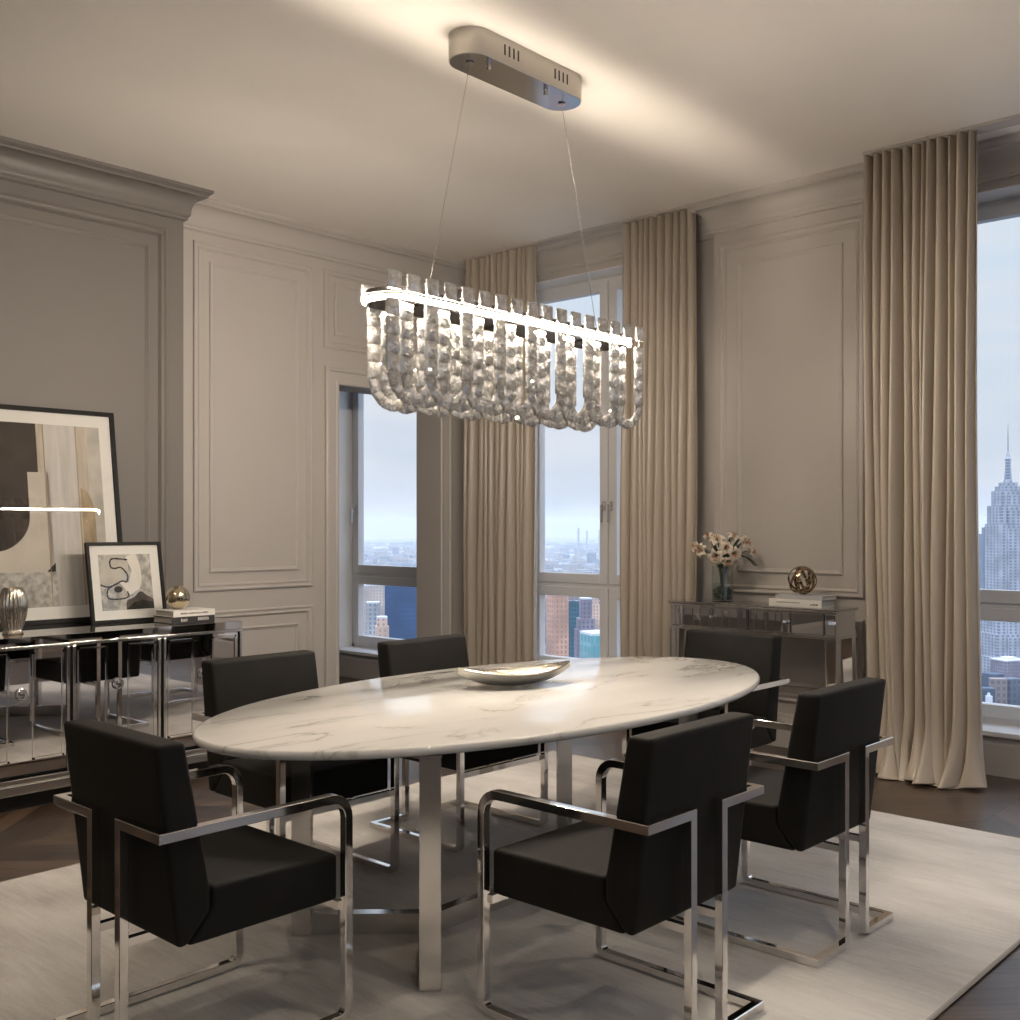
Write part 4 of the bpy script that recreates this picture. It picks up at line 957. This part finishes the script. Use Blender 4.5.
fo_ = empty('foliage_spray', V0 + Vector((0, 0, .015)), 'dark green leaves between the lilies of the glass vase', 'foliage')
tb = MB(); ns = r
for i in range(9): a = i * .7; tb.tube(spl3([Vector((.03 * math.cos(a), .03 * math.sin(a), .015)), Vector((.008 * math.cos(a + 1), .008 * math.sin(a + 1), .13)), Vector((.025 * math.cos(a + 2), .025 * math.sin(a + 2), .24))]), .003, 6)
tb.build('stems', 'leaf', fo_, (0, 0, .015))
ob = lf.build('leaves', 'leaf', fo_, (0, 0, .015), fixn=False, smooth=180); sm = ob.modifiers.new('leaf_thickness', 'SOLIDIFY'); sm.thickness = .001
dr = MB(); path = spl3([Vector((.01, 0, .02)), Vector((.01, 0, .15)), vp(.04, .26, .02), vp(.11, .300, .03), vp(.165, .275, .03), vp(.20, .235, .03)]); dr.tube(path, .0035, 6)
sp_ = empty('drooping_sprig', V0 + Vector((0, 0, .015)), 'dark leafy sprig arching down to the right of the lilies', 'foliage'); dr.build('stem', 'leaf', sp_, (0, 0, .015), smooth=60)
lf = MB()
for t in range(12, len(path) - 1, 1): p = path[t]; s_ = 1 if t % 2 else -1; leaf(lf, p, p + vp(.03, -.012, .02 * s_), .010, .004)
ob = lf.build('leaves', 'leaf', sp_, (0, 0, .015), fixn=False, smooth=180); sm = ob.modifiers.new('leaf_thickness', 'SOLIDIFY'); sm.thickness = .001

# ------------------------------------------------------------------ chandelier
HX, HY, HZ = -3.40, 3.73, CEIL
ch = empty('crystal_chandelier', (HX, HY, HZ), 'long crystal chandelier of looped strands hanging by two wires over the table', 'chandelier'); ho = Vector((HX, HY, HZ))
RY = HY - .04
def stadium(w_, l_, n=14, cx=HX, cy=RY):
    r = w_ / 2; s_ = l_ / 2 - r
    return [(cx + r * math.cos(a), cy + s_ + r * math.sin(a)) for a in [PI * i / n for i in range(n + 1)]] + [(cx + r * math.cos(a), cy - s_ + r * math.sin(a)) for a in [PI + PI * i / n for i in range(n + 1)]]
def ringwall(mb, pts_o, pts_i, z0, z1):
    n = len(pts_o); k = len(mb.v)
    for pts, z in ((pts_o, z0), (pts_o, z1), (pts_i, z1), (pts_i, z0)): mb.v += [Vector((x, y, z)) for x, y in pts]
    for i in range(n):
        j = (i + 1) % n
        for q in range(4): a, b_ = k + q * n, k + ((q + 1) % 4) * n; mb.face((a + i, a + j, b_ + j, b_ + i))
cs = stadium(.205, .83, cy=HY + .01)
mb = MB(); mb.prism(cs, 'z', HZ - .118, HZ); mb.build('canopy', 'canopy', ch, ho, smooth=40)
MB().prism(stadium(.195, .82, cy=HY + .01), 'z', HZ - .121, HZ - .118).build('canopy_plate', 'canopyb', ch, ho, smooth=40)
mb = MB()
for yy in (-.145, .205):
    for k in range(4): MB().box((HX + .1005, HY + yy - .045 + k * .03 - .006, HZ - .080), (HX + .1035, HY + yy - .045 + k * .03 + .006, HZ - .030), .002).build('vent_slot', 'black', ch, ho)
for y in (-.25, .14): MB().lathe([(.011, 0), (.011, .012), (.009, .014), (.009, .02), (.012, .022), (.012, .034)], (HX + .06, HY + y, HZ - .155), 16).build('screw_knob', 'chrome', ch, ho, smooth=40)
ZB = 2.368; RW_, RL_ = .24, 1.68
for y, yb in ((-.31, -.58), (.33, .62)):
    wr = MB(); wr.tube([(HX, HY + y, HZ - .12), (HX, HY + yb, ZB + .04)], .0018, 6); wo_ = wr.build('suspension_wire', 'chromes', ch, ho)
    MB().lathe([(.019, 0), (.019, .004), (.008, .008), (.006, -.018)][:3] , (HX, HY + y, HZ - .128), 20).build('wire_grip', 'chrome', wo_, ho, smooth=40)
mb = MB(); ringwall(mb, stadium(RW_, RL_, 16), stadium(RW_ - .024, RL_ - .024, 16), ZB, ZB + .056)
for yb in (-.58, 0, .60): mb.box((HX - RW_ / 2 + .01, HY + yb - .012, ZB + .034), (HX + RW_ / 2 - .01, HY + yb + .012, ZB + .042))
mb.build('ring_band', 'darkmetal', ch, ho, smooth=40)
mb = MB(); ringwall(mb, stadium(RW_ + .034, RL_ + .034, 16), stadium(RW_ + .001, RL_ + .001, 16), ZB + .030, ZB + .032); mb.build('added_uplight_lip', 'frosted', ch, ho, smooth=40)  # added lip, there to dim the light thrown up at the ceiling
# LED: glowing diffuser strip round the lower edge of the band
mb = MB(); pth = [(x, y, ZB + .014) for x, y in stadium(RW_ + .014, RL_ + .014, 16)]
mb.tube(pth, .0078, 8, closed=True); mb.build('led_strip', 'led', ch, ho, smooth=60)
# crystals
def crystal_bm(w_, h_, t_):
    """square-cut bead with clipped corners and a star of facets rising to a blunt point, face along x"""
    a, b_ = w_ / 2, h_ / 2; k1, k2 = a * .88, b_ * .88
    def octa(s_, x): return [(x, -k1 * s_, -b_ * s_), (x, k1 * s_, -b_ * s_), (x, a * s_, -k2 * s_), (x, a * s_, k2 * s_), (x, k1 * s_, b_ * s_), (x, -k1 * s_, b_ * s_), (x, -a * s_, k2 * s_), (x, -a * s_, -k2 * s_)]
    def star(x): q = .50; return [(x, 0, -b_ * q), (x, a * q, 0), (x, 0, b_ * q), (x, -a * q, 0)]
    vs = octa(1, -t_ * .14) + octa(1, t_ * .14) + star(t_ * .36) + [(t_ / 2, 0, 0)] + star(-t_ * .36) + [(-t_ / 2, 0, 0)]
    fs = [(j, (j + 1) % 8, 8 + (j + 1) % 8, 8 + j) for j in range(8)]
    for base, st, ap, fl_ in ((8, 16, 20, 1), (0, 21, 25, -1)):
        q = []
        for i in range(4):
            e0, e1 = base + 2 * i, base + 2 * i + 1; nx = base + (2 * i + 2) % 8
            q += [(e0, e1, st + i), (e1, nx, st + i, ) if False else (e1, nx, st + (i + 1) % 4), (e1, st + (i + 1) % 4, st + i), (st + i, st + (i + 1) % 4, ap)]
        fs += q if fl_ > 0 else [f[::-1] for f in q]
    return vs, fs
CV, CF = crystal_bm(.066, .0725, .044)
TOPV, TOPF = crystal_bm(.068, .072, .036)
ARV, ARF = crystal_bm(.046, .060, .036)
cme = {}
def cmesh(kind):
    if kind not in cme:
        vs, fs = {'bead': (CV, CF), 'top': (TOPV, TOPF), 'arc': (ARV, ARF)}[kind]
        me = bpy.data.meshes.new('crystal'); me.from_pydata(vs, [], fs); me.materials.append(M['crystal'])
        bm = bmesh.new(); bm.from_mesh(me); bmesh.ops.recalc_face_normals(bm, faces=bm.faces[:]); bm.to_mesh(me); bm.free(); cme[kind] = me
    return cme[kind]
SPc = .1045; NB = 4; PITCH = .0745
def arc_items(y0, y1, x, zc, n=6):
    rad = (y1 - y0) / 2; yc = (y0 + y1) / 2
    return [('arc', Vector((x, yc + rad * math.cos(a), zc + rad * .98 * math.sin(a))), a) for a in [PI + PI * (k + .5) / n for k in range(n)]]
VERT = {'bead': (CV, CF), 'top': (TOPV, TOPF), 'arc': (ARV, ARF)}
ystart = RY - .012 - SPc * 8
for side, sx, odd in ((1, 1, 0), (0, 1, 1), (-1, -1, 0), (-2, -1, 1)):
    n_st = 8 if odd else 9; x = HX + sx * (RW_ / 2 + (-.018 if odd else .018)); zs0 = ZB - .004; zc = zs0 - PITCH * NB
    for q in range(1 if side == -1 else 0, n_st):
        y = ystart + SPc * (2 * q + odd); last = q == n_st - 1
        items = [('bead', Vector((x, y, zs0 - PITCH * (k + .5))), 0) for k in range(NB)]
        items.append(('top', Vector((HX + sx * (RW_ / 2 + .026), y, ZB + .066)), 0))
        wpath = [(x, y, ZB + .05), (x, y, zc)]
        if not last:
            items += arc_items(y, y + 2 * SPc, x, zc)
            wpath += [(x, y + SPc + SPc * math.cos(PI + PI * k / 12), zc + .98 * SPc * math.sin(PI + PI * k / 12)) for k in range(1, 13)]
        wm = MB(); wm.tube(wpath, .0011, 5); mats = ['chromes']
        if side < 1:
            wm.m = 1; mats = ['chromes', 'crystal']
            for kind, p, roll in items:
                vs, fs = VERT[kind]; mt = Matrix.Rotation(roll, 3, 'X'); wm.add([p + mt @ Vector(v) for v in vs], fs)
        so_ = wm.build('crystal_strand', mats, ch, ho)
        if side > 0:
            for kind, p, roll in items:
                o_ = bpy.data.objects.new('crystal', cmesh(kind)); COL.objects.link(o_); o_.parent = so_; o_.location = p - ho; o_.rotation_euler = (roll, 0, 0)

# ------------------------------------------------------------------ unseen downlights, added over the near half to brighten the room
m, nt, o = newmat('added_downlight_lens'); e = N(nt, 'ShaderNodeEmission'); e.inputs[0].default_value = (1, .85, .66, 1); e.inputs[1].default_value = ADDED_DOWNLIGHT_STRENGTH; L(nt, e.outputs[0], o.inputs[0]); M['downlight'] = m
def downlight(x, y):
    dl = empty('added_downlight', (x, y, CEIL), 'small round downlight added to the ceiling out of view', 'ceiling light', 'added ceiling downlights')
    MB().lathe([(.060, -.012), (.072, -.010), (.075, 0), (.060, 0)], seg=32).build('trim_ring', 'sill', dl, smooth=40)
    MB().lathe([(.052, -.013), (.052, -.0125)], seg=32).build('lens', 'downlight', dl)
for x, y in ((-3.6, .75), (-4.5, 1.2), (-1.35, 4.15), (-.7, 2.4), (.9, .6), (-2.2, -1.2), (1.4, 3.4)): downlight(x, y)
